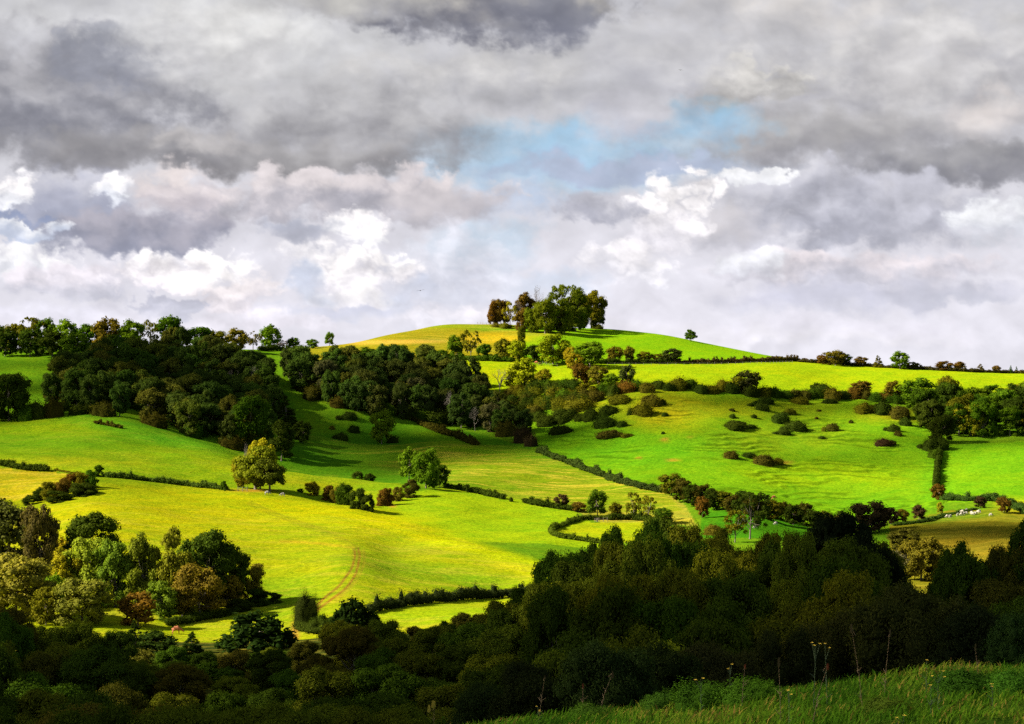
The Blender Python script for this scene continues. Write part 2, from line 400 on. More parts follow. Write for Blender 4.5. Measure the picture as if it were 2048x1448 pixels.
def make_lobes(kind, rnd):
    L = []
    def ball(n, c, rad, r0, r1, shell=.55, zmin=-.9):
        for _ in range(n):
            while 1:
                d = rnd.randn(3); d /= np.linalg.norm(d)
                if d[2] > zmin: break
            s = shell + (1 - shell) * rnd.rand() ** .5
            L.append((np.array(c) + d * np.array(rad) * s, (r0 + (r1 - r0) * rnd.rand()) * np.array([1, 1, .8])))
    if kind == 'round':   ball(34, (0, 0, .60), (.36, .36, .32), .09, .16); ball(14, (0, 0, .25), (.33, .33, .16), .08, .14)
    elif kind == 'oak':
        ball(30, (0, 0, .62), (.38, .38, .28), .08, .15); ball(14, (.12, 0, .42), (.40, .40, .14), .07, .12); ball(4, (-.1, 0, .85), (.15, .15, .08), .07, .1)
    elif kind == 'tall':  ball(26, (0, 0, .62), (.34, .34, .34), .08, .15, .5); ball(12, (.05, 0, .34), (.36, .36, .14), .07, .12)
    elif kind == 'open':
        ball(24, (0, 0, .68), (.40, .40, .28), .055, .11, .75); ball(8, (0, 0, .42), (.36, .36, .10), .05, .09, .7)
    elif kind == 'wood':  ball(30, (0, 0, .70), (.38, .38, .27), .09, .17, .6, -.5); ball(16, (0, 0, .28), (.36, .36, .26), .10, .15)
    elif kind == 'bush':  ball(30, (0, 0, .34), (.38, .38, .50), .10, .18, .6, -.5)
    elif kind == 'mound': ball(40, (0, 0, .05), (.41, .41, .70), .09, .15, .6, -.05)
    elif kind == 'shrub': ball(22, (0, 0, .46), (.34, .34, .40), .10, .19, .5, -.6); ball(8, (0, 0, .15), (.36, .36, .08), .10, .15)
    elif kind == 'column':ball(30, (0, 0, .52), (.34, .34, .42), .10, .17, .6)
    elif kind == 'yew':
        for _ in range(46):
            a = rnd.rand() * 6.283; q = rnd.rand() ** .5; hh = (1 - q * q) * (.75 + .25 * rnd.rand())
            L.append((np.array([.42 * q * math.cos(a), .42 * q * math.sin(a), max(.08, hh * .86)]), np.array([.07, .07, .15]) * (.8 + .5 * rnd.rand())))
            if rnd.rand() < .6: L.append((np.array([.42 * q * math.cos(a), .42 * q * math.sin(a), max(.08, hh * .45)]), np.array([.09, .09, .14])))
    elif kind == 'conifer':
        for k in range(15):
            z = .06 + .90 * k / 14; w = .42 * (1 - z) ** .8 + .02
            for _ in range(int(3 + 7 * (1 - z))):
                a = rnd.rand() * 6.283
                L.append((np.array([w * math.cos(a) * .75, w * math.sin(a) * .75, z - w * .1]), np.array([.09 * (1 - z) + .035, .09 * (1 - z) + .035, .035])))
    return L

def cards(lobes, n_total, size, rnd, ragged=.5, elong=1.0, core=True, up=0.0):
    wts = np.array([l[1][0] * l[1][1] for l in lobes]); wts = wts / wts.sum()
    P, N, Vv = [], [], []
    bump_s = .14 if len(lobes) < 60 else .05
    for (c, r), w in zip(lobes, wts):
        n = max(6, int(n_total * w))
        d = rnd.randn(n, 3); d /= np.linalg.norm(d, axis=1)[:, None]
        d[:, 2] = np.where((d[:, 2] < -.3) & (rnd.rand(n) < .7), -d[:, 2], d[:, 2])
        s = 1.0 + ragged * (rnd.rand(n) ** 2 - .35) + bump_s * np.sin(d[:, 0] * 7 + c[0] * 40) * np.sin(d[:, 1] * 8 + c[1] * 30)
        P.append(c + d * r * s[:, None]); N.append(d / r * r.mean())
        lv = rnd.rand() * .45
        Vv.append(np.clip(lv + .55 * rnd.rand(n) ** 1.1, 0, 1))
    P = np.concatenate(P); N = np.concatenate(N); Vv = np.concatenate(Vv)
    N = N + rnd.randn(*N.shape) * .38; N[:, 2] += up; N /= np.linalg.norm(N, axis=1)[:, None]
    a = np.cross(N, rnd.randn(*N.shape)); a /= np.linalg.norm(a, axis=1)[:, None]; b = np.cross(N, a)
    s = size * (.6 + .8 * rnd.rand(len(P)))[:, None]
    q = rnd.rand(len(P), 1) * .5 + .4
    bend = N * s * .25
    Vq = np.stack([P - a * s * elong, P + b * s * q + bend, P + a * s * elong, P - b * s * q + bend], 1).reshape(-1, 3)
    Fq = np.arange(len(Vq)).reshape(-1, 4)
    col = np.repeat(Vv, 1)
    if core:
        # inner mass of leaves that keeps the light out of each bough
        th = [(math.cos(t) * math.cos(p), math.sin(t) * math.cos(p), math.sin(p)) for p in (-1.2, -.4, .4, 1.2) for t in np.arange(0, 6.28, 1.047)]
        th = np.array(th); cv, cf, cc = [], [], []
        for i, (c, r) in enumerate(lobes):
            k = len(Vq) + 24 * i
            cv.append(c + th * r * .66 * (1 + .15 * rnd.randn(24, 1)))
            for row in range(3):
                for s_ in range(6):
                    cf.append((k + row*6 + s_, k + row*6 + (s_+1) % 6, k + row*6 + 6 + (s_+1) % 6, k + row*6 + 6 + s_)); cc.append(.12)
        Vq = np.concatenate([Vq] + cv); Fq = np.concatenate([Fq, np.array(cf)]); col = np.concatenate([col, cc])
    return Vq, Fq, col

def dome(n, size, rnd, bush=False):
    # one continuous thicket: leaves over an uneven mound that runs on down into the ground
    ph = rnd.rand(8) * 6.283
    def rad(d):
        b = .13 * np.sin(d[:, 0] * 5 + ph[0]) * np.sin(d[:, 1] * 5 + ph[1]) + .10 * np.sin(d[:, 0] * 11 + d[:, 2] * 7 + ph[2]) * np.sin(d[:, 1] * 10 + ph[3]) + .06 * np.sin(d[:, 2] * 16 + ph[4]) * np.sin(d[:, 0] * 19 + ph[5])
        a = np.arctan2(d[:, 1], d[:, 0])
        return 1 + b + .16 * np.sin(2 * a + ph[6]) * (1 - abs(d[:, 2])) + (.10 if bush else .07) * np.sin(3 * a + ph[7])
    d = rnd.randn(n, 3); d /= np.linalg.norm(d, axis=1)[:, None]
    d[:, 2] = np.where(d[:, 2] < -.25, -d[:, 2], d[:, 2])
    sc = np.array([.46, .46, .92]); zo = .06 if bush else 0.0
    r = rad(d) * (1 + .34 * (rnd.rand(n) ** 2.5 - .25))
    ds = d.copy(); ds[:, 2] = np.sign(d[:, 2]) * np.abs(d[:, 2]) ** (.72 if bush else .9)
    P = ds * r[:, None] * sc; P[:, 2] += zo
    N = d / sc; N /= np.linalg.norm(N, axis=1)[:, None]; N += rnd.randn(n, 3) * .42; N /= np.linalg.norm(N, axis=1)[:, None]
    a = np.cross(N, rnd.randn(n, 3)); a /= np.linalg.norm(a, axis=1)[:, None]; b = np.cross(N, a)
    s_ = size * (.6 + .8 * rnd.rand(n, 1)); q = rnd.rand(n, 1) * .5 + .4
    Vq = np.stack([P - a * s_, P + b * s_ * q, P + a * s_, P - b * s_ * q], 1).reshape(-1, 3); Fq = np.arange(len(Vq)).reshape(-1, 4)
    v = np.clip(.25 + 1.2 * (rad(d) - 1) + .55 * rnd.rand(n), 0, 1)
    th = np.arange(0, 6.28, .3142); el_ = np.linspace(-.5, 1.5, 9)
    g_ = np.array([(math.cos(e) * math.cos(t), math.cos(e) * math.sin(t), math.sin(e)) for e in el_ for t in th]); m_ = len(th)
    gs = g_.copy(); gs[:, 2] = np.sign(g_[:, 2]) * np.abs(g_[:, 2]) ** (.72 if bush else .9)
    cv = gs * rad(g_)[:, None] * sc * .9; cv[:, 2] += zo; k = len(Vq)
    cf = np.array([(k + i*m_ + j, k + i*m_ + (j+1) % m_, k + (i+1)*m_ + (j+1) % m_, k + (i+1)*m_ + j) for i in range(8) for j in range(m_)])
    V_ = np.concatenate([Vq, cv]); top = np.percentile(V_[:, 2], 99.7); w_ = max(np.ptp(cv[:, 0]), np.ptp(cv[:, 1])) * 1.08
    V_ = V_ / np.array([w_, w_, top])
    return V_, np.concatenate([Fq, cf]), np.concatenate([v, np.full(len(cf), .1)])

PROTO = {}
def proto(kind, lod, var, bark=None):
    key = (kind, lod, var)
    if key in PROTO: return PROTO[key]
    rnd = np.random.RandomState(hash((sum(map(ord, kind)), lod, var)) % 100000)
    n, size = {0: (2200, .030), 1: (9000, .0175), 2: (34000, .0100), 3: (60000, .0078)}[lod]
    if kind in ('mound', 'bush', 'column', 'yew') and lod < 2: n = int(n * .7)
    if kind == 'open': n = int(n * .55)
    segs = []
    crown = None
    if kind == 'bare':
        grow(rnd, (0, 0, 0), (0, 0, 1), .34, .030, 0, segs)
        top = segs[-1][1]
        for _ in range(4):
            e = rnd.randn(3) * .5; e[2] = 1; e /= np.linalg.norm(e)
            grow(rnd, top, e, .26, .020, 3 if lod < 2 else 4, segs, .12, .5)
        for _ in range(2):
            e = rnd.randn(3) * .7; e[2] = .6; e /= np.linalg.norm(e)
            grow(rnd, segs[1][1], e, .2, .015, 2, segs, .12, .5)
        Vt, Ft = tubes(segs, 4)
        z = Vt[:, 2]; Vt[:, 2] *= 1 / max(z.max(), .01); w = max(abs(Vt[:, 0]).max(), abs(Vt[:, 1]).max()); Vt[:, :2] *= .5 / w
        rr = np_mesh('bare_branches', Vt, Ft, [GREY_BARK])
        PROTO[key] = (rr, None); return PROTO[key]
    if kind in ('mound', 'bush'):
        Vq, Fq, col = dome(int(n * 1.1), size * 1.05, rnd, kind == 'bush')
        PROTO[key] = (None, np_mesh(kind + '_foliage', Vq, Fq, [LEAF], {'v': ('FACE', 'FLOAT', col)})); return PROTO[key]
    lobes = make_lobes(kind, rnd)
    big = lobes
    if lod >= 1 and kind not in ('conifer', 'yew'):
        sub = []
        for c_, r_ in lobes:
            for _ in range(3 if lod == 1 else 7):
                d_ = rnd.randn(3); d_ /= np.linalg.norm(d_); d_[2] = abs(d_[2]) if rnd.rand() < .7 else d_[2]
                sub.append((c_ + d_ * r_ * .78, r_ * rnd.uniform(.36, .6)))
        lobes = lobes + sub
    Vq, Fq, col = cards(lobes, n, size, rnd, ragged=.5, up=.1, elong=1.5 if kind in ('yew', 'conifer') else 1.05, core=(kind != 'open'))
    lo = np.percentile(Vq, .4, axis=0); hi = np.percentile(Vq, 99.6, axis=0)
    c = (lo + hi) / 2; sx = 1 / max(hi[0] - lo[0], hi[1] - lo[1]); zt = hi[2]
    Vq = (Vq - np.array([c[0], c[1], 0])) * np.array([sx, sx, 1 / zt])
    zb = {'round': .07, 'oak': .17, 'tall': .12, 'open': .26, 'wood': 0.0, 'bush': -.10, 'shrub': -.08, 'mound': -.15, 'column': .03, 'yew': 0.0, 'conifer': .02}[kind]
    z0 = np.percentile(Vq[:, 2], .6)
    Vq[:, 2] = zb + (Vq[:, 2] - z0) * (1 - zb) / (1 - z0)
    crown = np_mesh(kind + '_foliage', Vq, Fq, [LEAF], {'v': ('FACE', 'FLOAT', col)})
    tk = None
    if kind not in ('mound', 'bush', 'shrub'):
        rt = .022 if kind != 'oak' else .03
        p = np.array([0, 0, -.03]); q = np.array([.01, 0, .3])
        segs.append((p, np.array([0, 0, .04]), rt * 1.7, rt * 1.1)); segs.append((np.array([0, 0, .04]), q, rt * 1.1, rt * .8)); segs.append((q, np.array([-.01, .01, .62]), rt * .8, rt * .4))
        for cc_, r_ in [big[i] for i in rnd.choice(len(big), min(13, len(big)), False)]:
            cc_ = (cc_ - np.array([c[0], c[1], 0])) * np.array([sx, sx, 1 / zt]); cc_[2] = zb + (cc_[2] - z0) * (1 - zb) / (1 - z0)
            s0 = np.array([0, 0, .18 + .35 * rnd.rand()]); md = (s0 + cc_) / 2 + np.array([0, 0, -.03]) + rnd.randn(3) * .02
            segs.append((s0, md, rt * .5, rt * .33)); segs.append((md, cc_, rt * .33, rt * .12))
        Vt, Ft = tubes(segs, 6)
        tk = np_mesh(kind + '_trunk', Vt, Ft, [PALE_BARK if kind == 'tall' and lod == 1 and var == 2 else BARK])
    PROTO[key] = (tk, crown)
    return PROTO[key]

NAMES = {'round': 'broadleaf_tree', 'oak': 'oak_tree', 'tall': 'tall_tree', 'open': 'thin_crowned_tree', 'wood': 'woodland_tree',
         'column': 'ivy_column', 'yew': 'yew_tree', 'conifer': 'conifer_tree', 'bare': 'bare_tree'}
C = dict(dk=(.034, .052, .005), dg=(.048, .088, .005), mg=(.088, .145, .006), lg=(.20, .23, .006), ol=(.105, .100, .006), yo=(.21, .185, .008),
         br=(.125, .098, .009), rb=(.125, .070, .009), go=(.27, .205, .009), db=(.062, .056, .007), pu=(.055, .034, .014), gb=(.10,.078,.034))
CW = dict(dk='dark green', dg='deep green', mg='mid green', lg='light yellow-green', ol='olive', yo='yellow-olive', br='brown', rb='russet',
          go='golden', db='dark brown', pu='purplish brown', gb='grey-brown')
rng = random.Random(5)
def lod_of(px_h):
    return 0 if px_h < 75 else 1 if px_h < 180 else 2 if px_h < 330 else 3
COUNT = {}
def tree(kind, x, y, h, w, c, label, cat='tree', group=None, lod=None, z=None, var=None, name=None, sink=0.0):
    z = ground(x, y) if z is None else z
    if lod is None: lod = lod_of(h * F / y)
    nv = {0: 5, 1: 5, 2: 3, 3: 2}[lod]
    var = rng.randrange(nv) if var is None else var
    tk, cr = proto(kind, lod, var)
    rz = rng.random() * 6.283
    col = C[c] if isinstance(c, str) else c
    j = rng.uniform(.82, 1.18); col = (col[0] * j * rng.uniform(.88, 1.12), col[1] * j, col[2] * j, 1)
    nm = name or NAMES.get(kind, 'bush')
    if tk is None and cr is not None:
        o = link(nm, cr); top = o; o.color = col
    elif cr is None:
        top = link(nm, tk)
    else:
        top = bpy.data.objects.new(nm, None); COL.objects.link(top); top.empty_display_size = .5
        a = link('trunk', tk, top); b = link('crown', cr, top); b.color = col
    top.location = (x, y, z - sink); top.rotation_euler = (rng.uniform(-.04, .04), rng.uniform(-.04, .04), rz); top.scale = (w, w, h)
    tag(top, label, cat, group)
    return top
def T(kind, px, yb, yt, wpx, c, label, cat='tree', group=None, dmin=250, dmax=1300, **kw):
    """a tree whose foot stands where the sight line (px, yb) meets the ground"""
    x, D, z = W(px, yb, dmin, dmax)
    h = (CY - yt) / F * D - z
    return tree(kind, x, D, max(h, .5), wpx / F * D, c, label, cat, group, **kw)
def bush(px, yb, hpx, wpx, c, label, group=None, kind='mound', name='bush', dmin=250, dmax=1300, cat='bush', **kw):
    x, D, z = W(px, yb, dmin, dmax)
    return tree(kind, x, D, hpx / F * D, wpx / F * D, c, label, cat, group, name=name, sink=.08, **kw)

# ---- hedges: leafy walls draped over the ground
def hedge(pts, h, w, c, label, dmin=250, dmax=1300, dens=1.0, name='hedge', rag=.5, group=None):
    P = []
    sp = smooth_path(pts, 6)
    for px, py in sp: P.append(np.array(W(px, py, dmin, dmax)))
    P = np.array(P); rnd = np.random.RandomState(int(pts[0][0] * 7 + pts[0][1]) % 9999)
    dist = np.r_[0, np.cumsum(np.linalg.norm(np.diff(P[:, :2], axis=0), axis=1))]
    total = dist[-1]; n = max(4, int(total / (w * .45)))
    s = np.linspace(0, total, n) ; X = np.interp(s, dist, P[:, 0]); Y = np.interp(s, dist, P[:, 1])
    lobes = []
    o = np.array([X.mean(), Y.mean(), 0]); o[2] = ground(o[0], o[1])
    hh = 1 + .25 * np.sin(s * .35 + rnd.rand() * 6) * np.sin(s * .11) + .22 * rnd.randn(n) * (rnd.rand(n) < .5); hh = np.clip(hh, .45, 1.9)
    for i in range(n):
        for k in range(2):
            hz = h * hh[i] * rnd.uniform(.85, 1.15)
            xx, yy = X[i] + rnd.randn() * w * .12, Y[i] + rnd.randn() * w * .12
            lobes.append((np.array([xx, yy, ground(xx, yy) + hz * (.30 + .3 * k)]) - o, np.array([w * .5, w * .5, hz * .42]) * rnd.uniform(.8, 1.1)))
    for i in range(2, n - 2):
        if rnd.rand() < .10:
            e_ = rnd.uniform(1.0, 1.7) * h; q_ = np.array([X[i], Y[i], ground(X[i], Y[i]) + h * .5 + e_ * .35]) - o; lobes.append((q_, np.array([w * .38, w * .38, e_ * .55])))
    D = Y.mean(); size = max(.10, 1.25 * D / F)
    area = sum(l[1][0] * l[1][2] * 8 for l in lobes)
    nc = min(int(dens * area / (size * size * 1.1)), 30000)
    Vq, Fq, col = cards(lobes, nc, size, rnd, ragged=rag)
    ob = link(name, np_mesh(name, Vq, Fq, [LEAF], {'v': ('FACE', 'FLOAT', col)}))
    ob.location = o; ob.color = (*(C[c] if isinstance(c, str) else c), 1)
    return tag(ob, label, 'hedge', group)

GL, GC, GR, GF = 'trees of the dark wood on the left hillside', 'trees of the dark wood on the central slope', 'trees of the wood at the right edge of the scarp', 'trees of the shaded foreground wood'
# ================= wood on the left hillside
def scatter(poly, sx, sy, seed, jit=.35):
    r = np.random.RandomState(seed); xs = [p[0] for p in poly]; ys = [p[1] for p in poly]; out = []
    row = 0; y = min(ys)
    while y <= max(ys):
        x = min(xs) + (sx / 2 if row % 2 else 0)
        while x <= max(xs):
            a, b = x + r.randn() * sx * jit, y + r.randn() * sy * jit
            if inpoly(poly, np.array([[a]]), np.array([[b]]))[0, 0]: out.append((a, b))
            x += sx
        y += sy; row += 1
    return out
r0 = np.random.RandomState(3)
def pick(seq): return seq[r0.randint(len(seq))]
polyL = [(80, 822), (110, 775), (190, 745), (262, 728), (420, 722), (500, 740), (548, 790), (556, 845), (515, 905), (430, 888), (330, 855), (240, 836), (150, 828)]
WOODLAB = {'dk': 'dark green broadleaf tree crowded in the', 'dg': 'deep green leafy tree crowded in the', 'ol': 'dull olive tree crowded in the', 'db': 'dark brown half-bare tree crowded in the', 'gb': 'grey-brown thinly leaved tree crowded in the', 'br': 'autumn brown tree crowded in the', 'mg': 'fresher mid green tree crowded in the', 'yo': 'yellowish tree crowded in the', 'lg': 'pale yellow-green tree crowded in the'}
for (px, py) in scatter(polyL, 29, 17, 1):
    c = pick(['dk', 'dg', 'dg', 'ol', 'dk', 'dk', 'dg', 'ol', 'br'] if not (280 < px < 500 and py > 740) else ['db', 'dk', 'dk', 'ol', 'dg', 'dk', 'br'])
    ph = r0.uniform(50, 78)
    T(pick(['wood', 'round', 'wood', 'tall']), px, py, py - ph, r0.uniform(42, 62), tuple((np.array(C[c]) * .55 + np.array((.024, .042, .008)))), WOODLAB[c] + ' wood on the left hillside', 'tree', GL, dmin=690, lod=1)
for px, yb, yt, w_ in ((470, 800, 738, 44), (505, 800, 730, 40)):
    T('bare', px, yb, yt, w_, 'gb', 'bare grey tree standing among leafy ones in the left hillside wood', 'tree', GL, dmin=690)
T('round', 500, 895, 793, 84, (.050, .088, .005), 'tall rounded green tree at the lower right corner of the left hillside wood', dmin=660)
T('tall', 563, 922, 842, 62, 'dk', 'drooping dark tree behind the lone field tree', dmin=700)
T('conifer', 572, 852, 792, 50, 'dk', 'small pointed dark tree on the slope beside the left wood', dmin=700)
T('round', 604, 884, 842, 40, 'dk', 'small dark round tree right of the left wood', dmin=700)
T('round', 18, 842, 748, 92, 'dk', 'dark rounded tree at the left edge of the picture, below the upper field', dmin=690)
for px, yb, yt, w_, c in ((70, 838, 796, 46, 'dk'), (105, 834, 790, 44, 'db'), (50, 842, 800, 40, 'dg')):
    T('bush', px, yb, yt, w_, c, 'small dark tree joining the left edge tree to the hillside wood', group='small dark trees below the upper left field', dmin=690, name='woodland_tree')
# skyline trees on the left ridge
for i, (px, yt, w_, k, c) in enumerate(((-5, 652, 60, 'round', 'dk'), (32, 648, 54, 'wood', 'ol'), (62, 634, 52, 'open', 'ol'), (92, 637, 50, 'round', 'dg'), (135, 638, 60, 'tall', 'mg'), (170, 648, 54, 'wood', 'dg'),
        (212, 636, 58, 'round', 'br'), (262, 640, 50, 'round', 'mg'), (300, 640, 44, 'open', 'ol'), (345, 633, 70, 'oak', 'dg'), (395, 654, 60, 'wood', 'dg'), (430, 662, 56, 'round', 'ol'))):
    T(k, px, 701, yt, w_, c, CW[c] + ' tree in the row along the left ridge skyline', group='trees along the left ridge skyline', dmin=860)
for i, (px, py, c) in enumerate(((10, 712, 'dk'), (60, 714, 'dk'), (105, 714, 'dk'), (150, 722, 'dg'), (230, 724, 'dk'))):
    T('round', px, py, py - 55, 58, c, 'dark tree on the near side of the left ridge row', group='trees along the left ridge skyline', dmin=800)
T('round', 474, 700, 656, 46, 'br', 'brownish tree on the skyline left of the green gap', dmin=860)
T('open', 506, 700, 662, 36, 'br', 'thin brownish tree on the skyline beside the taller green one', dmin=860)
T('tall', 540, 699, 649, 46, 'mg', 'tall green tree standing on the skyline above the green gap', dmin=860)
T('round', 586, 698, 675, 26, 'dg', 'small round tree at the end of the ridge hedge', dmin=860)
T('open', 566, 698, 680, 22, 'rb', 'little russet tree on the ridge hedge', dmin=860)
hedge([(520, 702), (560, 702), (602, 701)], 2.2, 2.2, 'dk', 'dark low hedge on the ridge behind the green gap', dmin=900)
T('tall', 659, 690, 664, 22, 'mg', 'small upright tree alone where the hill skyline begins', dmin=950)
T('round', 625, 697, 678, 26, 'mg', 'small green tree left of the upright skyline tree', dmin=950)
# ================= wood on the central slope
polyC = [(590, 742), (690, 738), (780, 738), (860, 742), (905, 760), (950, 790), (1030, 840), (1066, 884), (1010, 872), (950, 862), (860, 842), (790, 838), (705, 826), (640, 800), (565, 772)]
for (px, py) in scatter(polyC, 27, 16, 2):
    c = pick(['dk', 'dg', 'ol', 'dk', 'dg', 'dk'] if py < 775 else ['db', 'dk', 'dk', 'db', 'dg', 'ol', 'dk', 'gb'])
    T(pick(['wood', 'tall', 'wood', 'round']), px, py, max(py - r0.uniform(46, 70) * (1 if px < 950 else .9), 689), r0.uniform(36, 54), tuple((np.array(C[c]) * .58 + np.array((.024, .038, .009)))), WOODLAB[c] + ' wood on the central slope', 'tree', GC, dmin=740, lod=1)
for px, yb, yt, w_ in ((860, 835, 772, 34), (905, 850, 780, 40), (950, 862, 812, 34)):
    T('bare', px, yb, yt, w_, 'gb', 'bare grey tree at the lower edge of the central wood', 'tree', GC, dmin=740)
for px, yb, h_, w_, c in ((1010, 872, 34, 50, 'db'), (1046, 884, 34, 44, 'pu'), (1062, 892, 26, 34, 'pu')):
    bush(px, yb, h_, w_, c, 'purplish brown bush ending the central wood, last above the long hedge', 'bushes at the lower tip of the central wood', kind='bush', dmin=730)
for px, yt in ((700, 692), (800, 690), (850, 692), (735, 694), (880, 700), (770, 692)):
    T('round', px, 728, yt, 46, 'dg', 'deep green tree on the top edge of the central wood', 'tree', GC, dmin=860)
# ================= row below the hill (upper hedge line)
for a in (('round', 912, 716, 670, 40, 'mg', 'green tree at the top right corner of the central wood'), ('open', 942, 718, 660, 40, 'ol', 'thin branchy tree against the yellow hill field'),
          ('round', 968, 720, 688, 34, 'dg', 'dark low tree right of the thin branchy tree'), ('round', 1006, 721, 677, 38, 'ol', 'olive tree left of the ivy column'), ('round', 1034, 724, 680, 38, 'lg', 'yellow-green tree at the foot of the ivy column'),
          ('round', 1066, 724, 690, 44, 'dk', 'dark shaded tree behind the paddock fence'), ('round', 1106, 728, 668, 68, 'lg', 'large rounded yellow-green tree below the hilltop clump'), ('round', 1142, 734, 694, 30, 'go', 'small golden tree between the two large rounded ones'),
          ('round', 1180, 734, 684, 76, 'mg', 'broad rounded green tree below the hilltop clump'), ('round', 1150, 740, 706, 34, 'go', 'golden bushy tree at the foot of the broad green tree'),
          ('round', 1229, 724, 693, 34, 'br', 'brown-topped tree right of the broad green tree'), ('round', 1258, 724, 692, 24, 'br', 'narrow brown tree in the upper hedge line'), ('round', 1290, 725, 703, 34, 'ol', 'low olive tree in the upper hedge line'),
          ('round', 1318, 725, 708, 26, 'br', 'little brown tree touching the dark round one'), ('round', 1344, 726, 697, 42, (.06, .065, .014), 'dark round tree at the end of the upper hedge line'), ('open', 1432, 726, 712, 9, 'mg', 'tiny upright sapling in the plateau hedge')):
    T(*a, dmin=900)
T('column', 1043, 702, 652, 18, 'ol', 'ivy-clad column of a trunk between clump and hedge line', 'tree', dmin=960, name='ivy_column')
hedge([(900, 719), (960, 721), (1020, 724)], 2.4, 3, 'dg', 'green hedge at the bottom of the yellow hill field', dmin=900)
hedge([(1195, 727), (1260, 727), (1350, 727)], 1.8, 2.5, 'dk', 'dark hedge under the brown and olive hedge trees', dmin=900)
hedge([(1350, 727), (1420, 727), (1500, 724), (1560, 722), (1598, 722)], 1.7, 2, (.075, .055, .015), 'long brown hedge between the hill and the plateau field', dmin=900)
# second row
for a in (('tall', 1040, 782, 717, 72, 'lg', 'bright feathery tree at the right end of the central wood'), ('bare', 1000, 790, 735, 40, 'gb', 'bare pinkish tree left of the bright feathery tree'), ('round', 1088, 776, 738, 38, 'yo', 'yellow-topped small tree in the middle bushes'),
          ('round', 1162, 770, 727, 42, 'rb', 'russet tree in front of the broad green tree'), ('round', 1196, 772, 731, 40, 'br', 'brown tree beside the russet one'), ('round', 1253, 772, 730, 34, (.055, .07, .014), 'dark round tree at the left end of the plateau field'),
          ('round', 1222, 774, 747, 36, 'mg', 'low green tree between the brown and the dark round tree'), ('round', 1172, 798, 766, 40, 'ol', 'olive tree on the bank below the russet tree'), ('round', 966, 775, 745, 26, 'dk', 'small dark tree at the edge of the central wood top')):
    T(*a, dmin=800)
MB = 'bushes filling the hollow right of the central wood'
for px, yb, h_, w_, c in ((1070, 790, 30, 44, 'dk'), (1105, 786, 26, 44, 'dk'), (1130, 780, 26, 36, 'dg'), (1060, 812, 24, 40, 'dk'), (1095, 815, 20, 44, 'ol'), (1130, 808, 22, 40, 'dk'), (1025, 815, 30, 40, 'dk'), (1200, 790, 22, 40, 'dk'), (1075, 838, 18, 40, 'dk'), (1140, 795, 18, 30, 'ol'), (1000, 835, 30, 40, 'dk'), (1040, 850, 24, 36, 'db'), (1110, 795, 24, 40, 'ol')):
    bush(px, yb, h_, w_, c, CW[c] + ' bush in the hollow right of the central wood', MB, kind='bush', dmin=780)
for (px, py) in scatter([(1000, 800), (1060, 770), (1160, 780), (1215, 800), (1180, 815), (1120, 820), (1080, 845), (1045, 860), (1010, 850)], 26, 13, 8):
    c = pick(['dk', 'dk', 'ol', 'dg', 'db']); bush(px, py, r0.uniform(18, 28), r0.uniform(30, 48), c, CW[c] + ' bush in the hollow right of the central wood', MB, kind='bush', dmin=780)
for poly_, g_, w_n in ((polyL, 'undergrowth of the left hillside wood', 'left hillside wood'), (polyC, 'undergrowth of the central wood', 'central wood')):
    for (px, py) in scatter(poly_, 44, 24, 77):
        c = pick(['dk', 'dk', 'db', 'dg']); bush(px, py + 4, r0.uniform(20, 32), r0.uniform(40, 60), tuple(np.array(C[c]) * .75), CW[c] + ' undergrowth bush among the trunks of the ' + w_n, g_, kind='bush', dmin=690)
# ================= scrub along the top of the scarp
GS = 'scrub along the top of the scarp'
r1 = np.random.RandomState(12)
x = 1205
while x < 1850:
    base = np.interp(x, (1200, 1300, 1400, 1500, 1600, 1700, 1850), (792, 780, 780, 788, 796, 796, 806))
    c = ['dk', 'ol', 'br', 'dg', 'db', 'dk', 'rb'][r1.randint(7)]
    bush(x, base + r1.uniform(-3, 4), r1.uniform(17, 30), r1.uniform(30, 46), c, CW[c] + ' scrub bush in the belt between plateau field and scarp', GS, kind='bush', dmin=790)
    x += r1.uniform(17, 25)
for px, yb, h_, w_, c in ((1240, 804, 18, 60, 'ol'), (1530, 806, 14, 40, 'dk'), (1600, 806, 14, 44, 'ol'), (1660, 806, 10, 36, 'dk'), (1730, 824, 24, 50, 'ol'), (1765, 826, 28, 54, 'dk'), (1800, 835, 30, 50, 'db'), (1810, 850, 18, 30, 'dk')):
    bush(px, yb, h_, w_, c, CW[c] + ' low scrub mound just under the belt on the scarp top', GS, dmin=780)
T('round', 1494, 787, 741, 58, (.06, .065, .014), 'stout dark round tree standing out of the scarp scrub', dmin=800)
T('round', 1476, 785, 752, 34, 'yo', 'yellowish tree hugging the stout dark round one', dmin=800)
T('round', 1636, 790, 766, 36, 'dk', 'dark tree in the scrub belt right of centre', dmin=800); T('round', 1722, 794, 762, 46, 'rb', 'russet tree in the scrub belt', dmin=800)
T('round', 1786, 800, 762, 44, 'br', 'brown-topped tree at the right of the scrub belt', dmin=800)
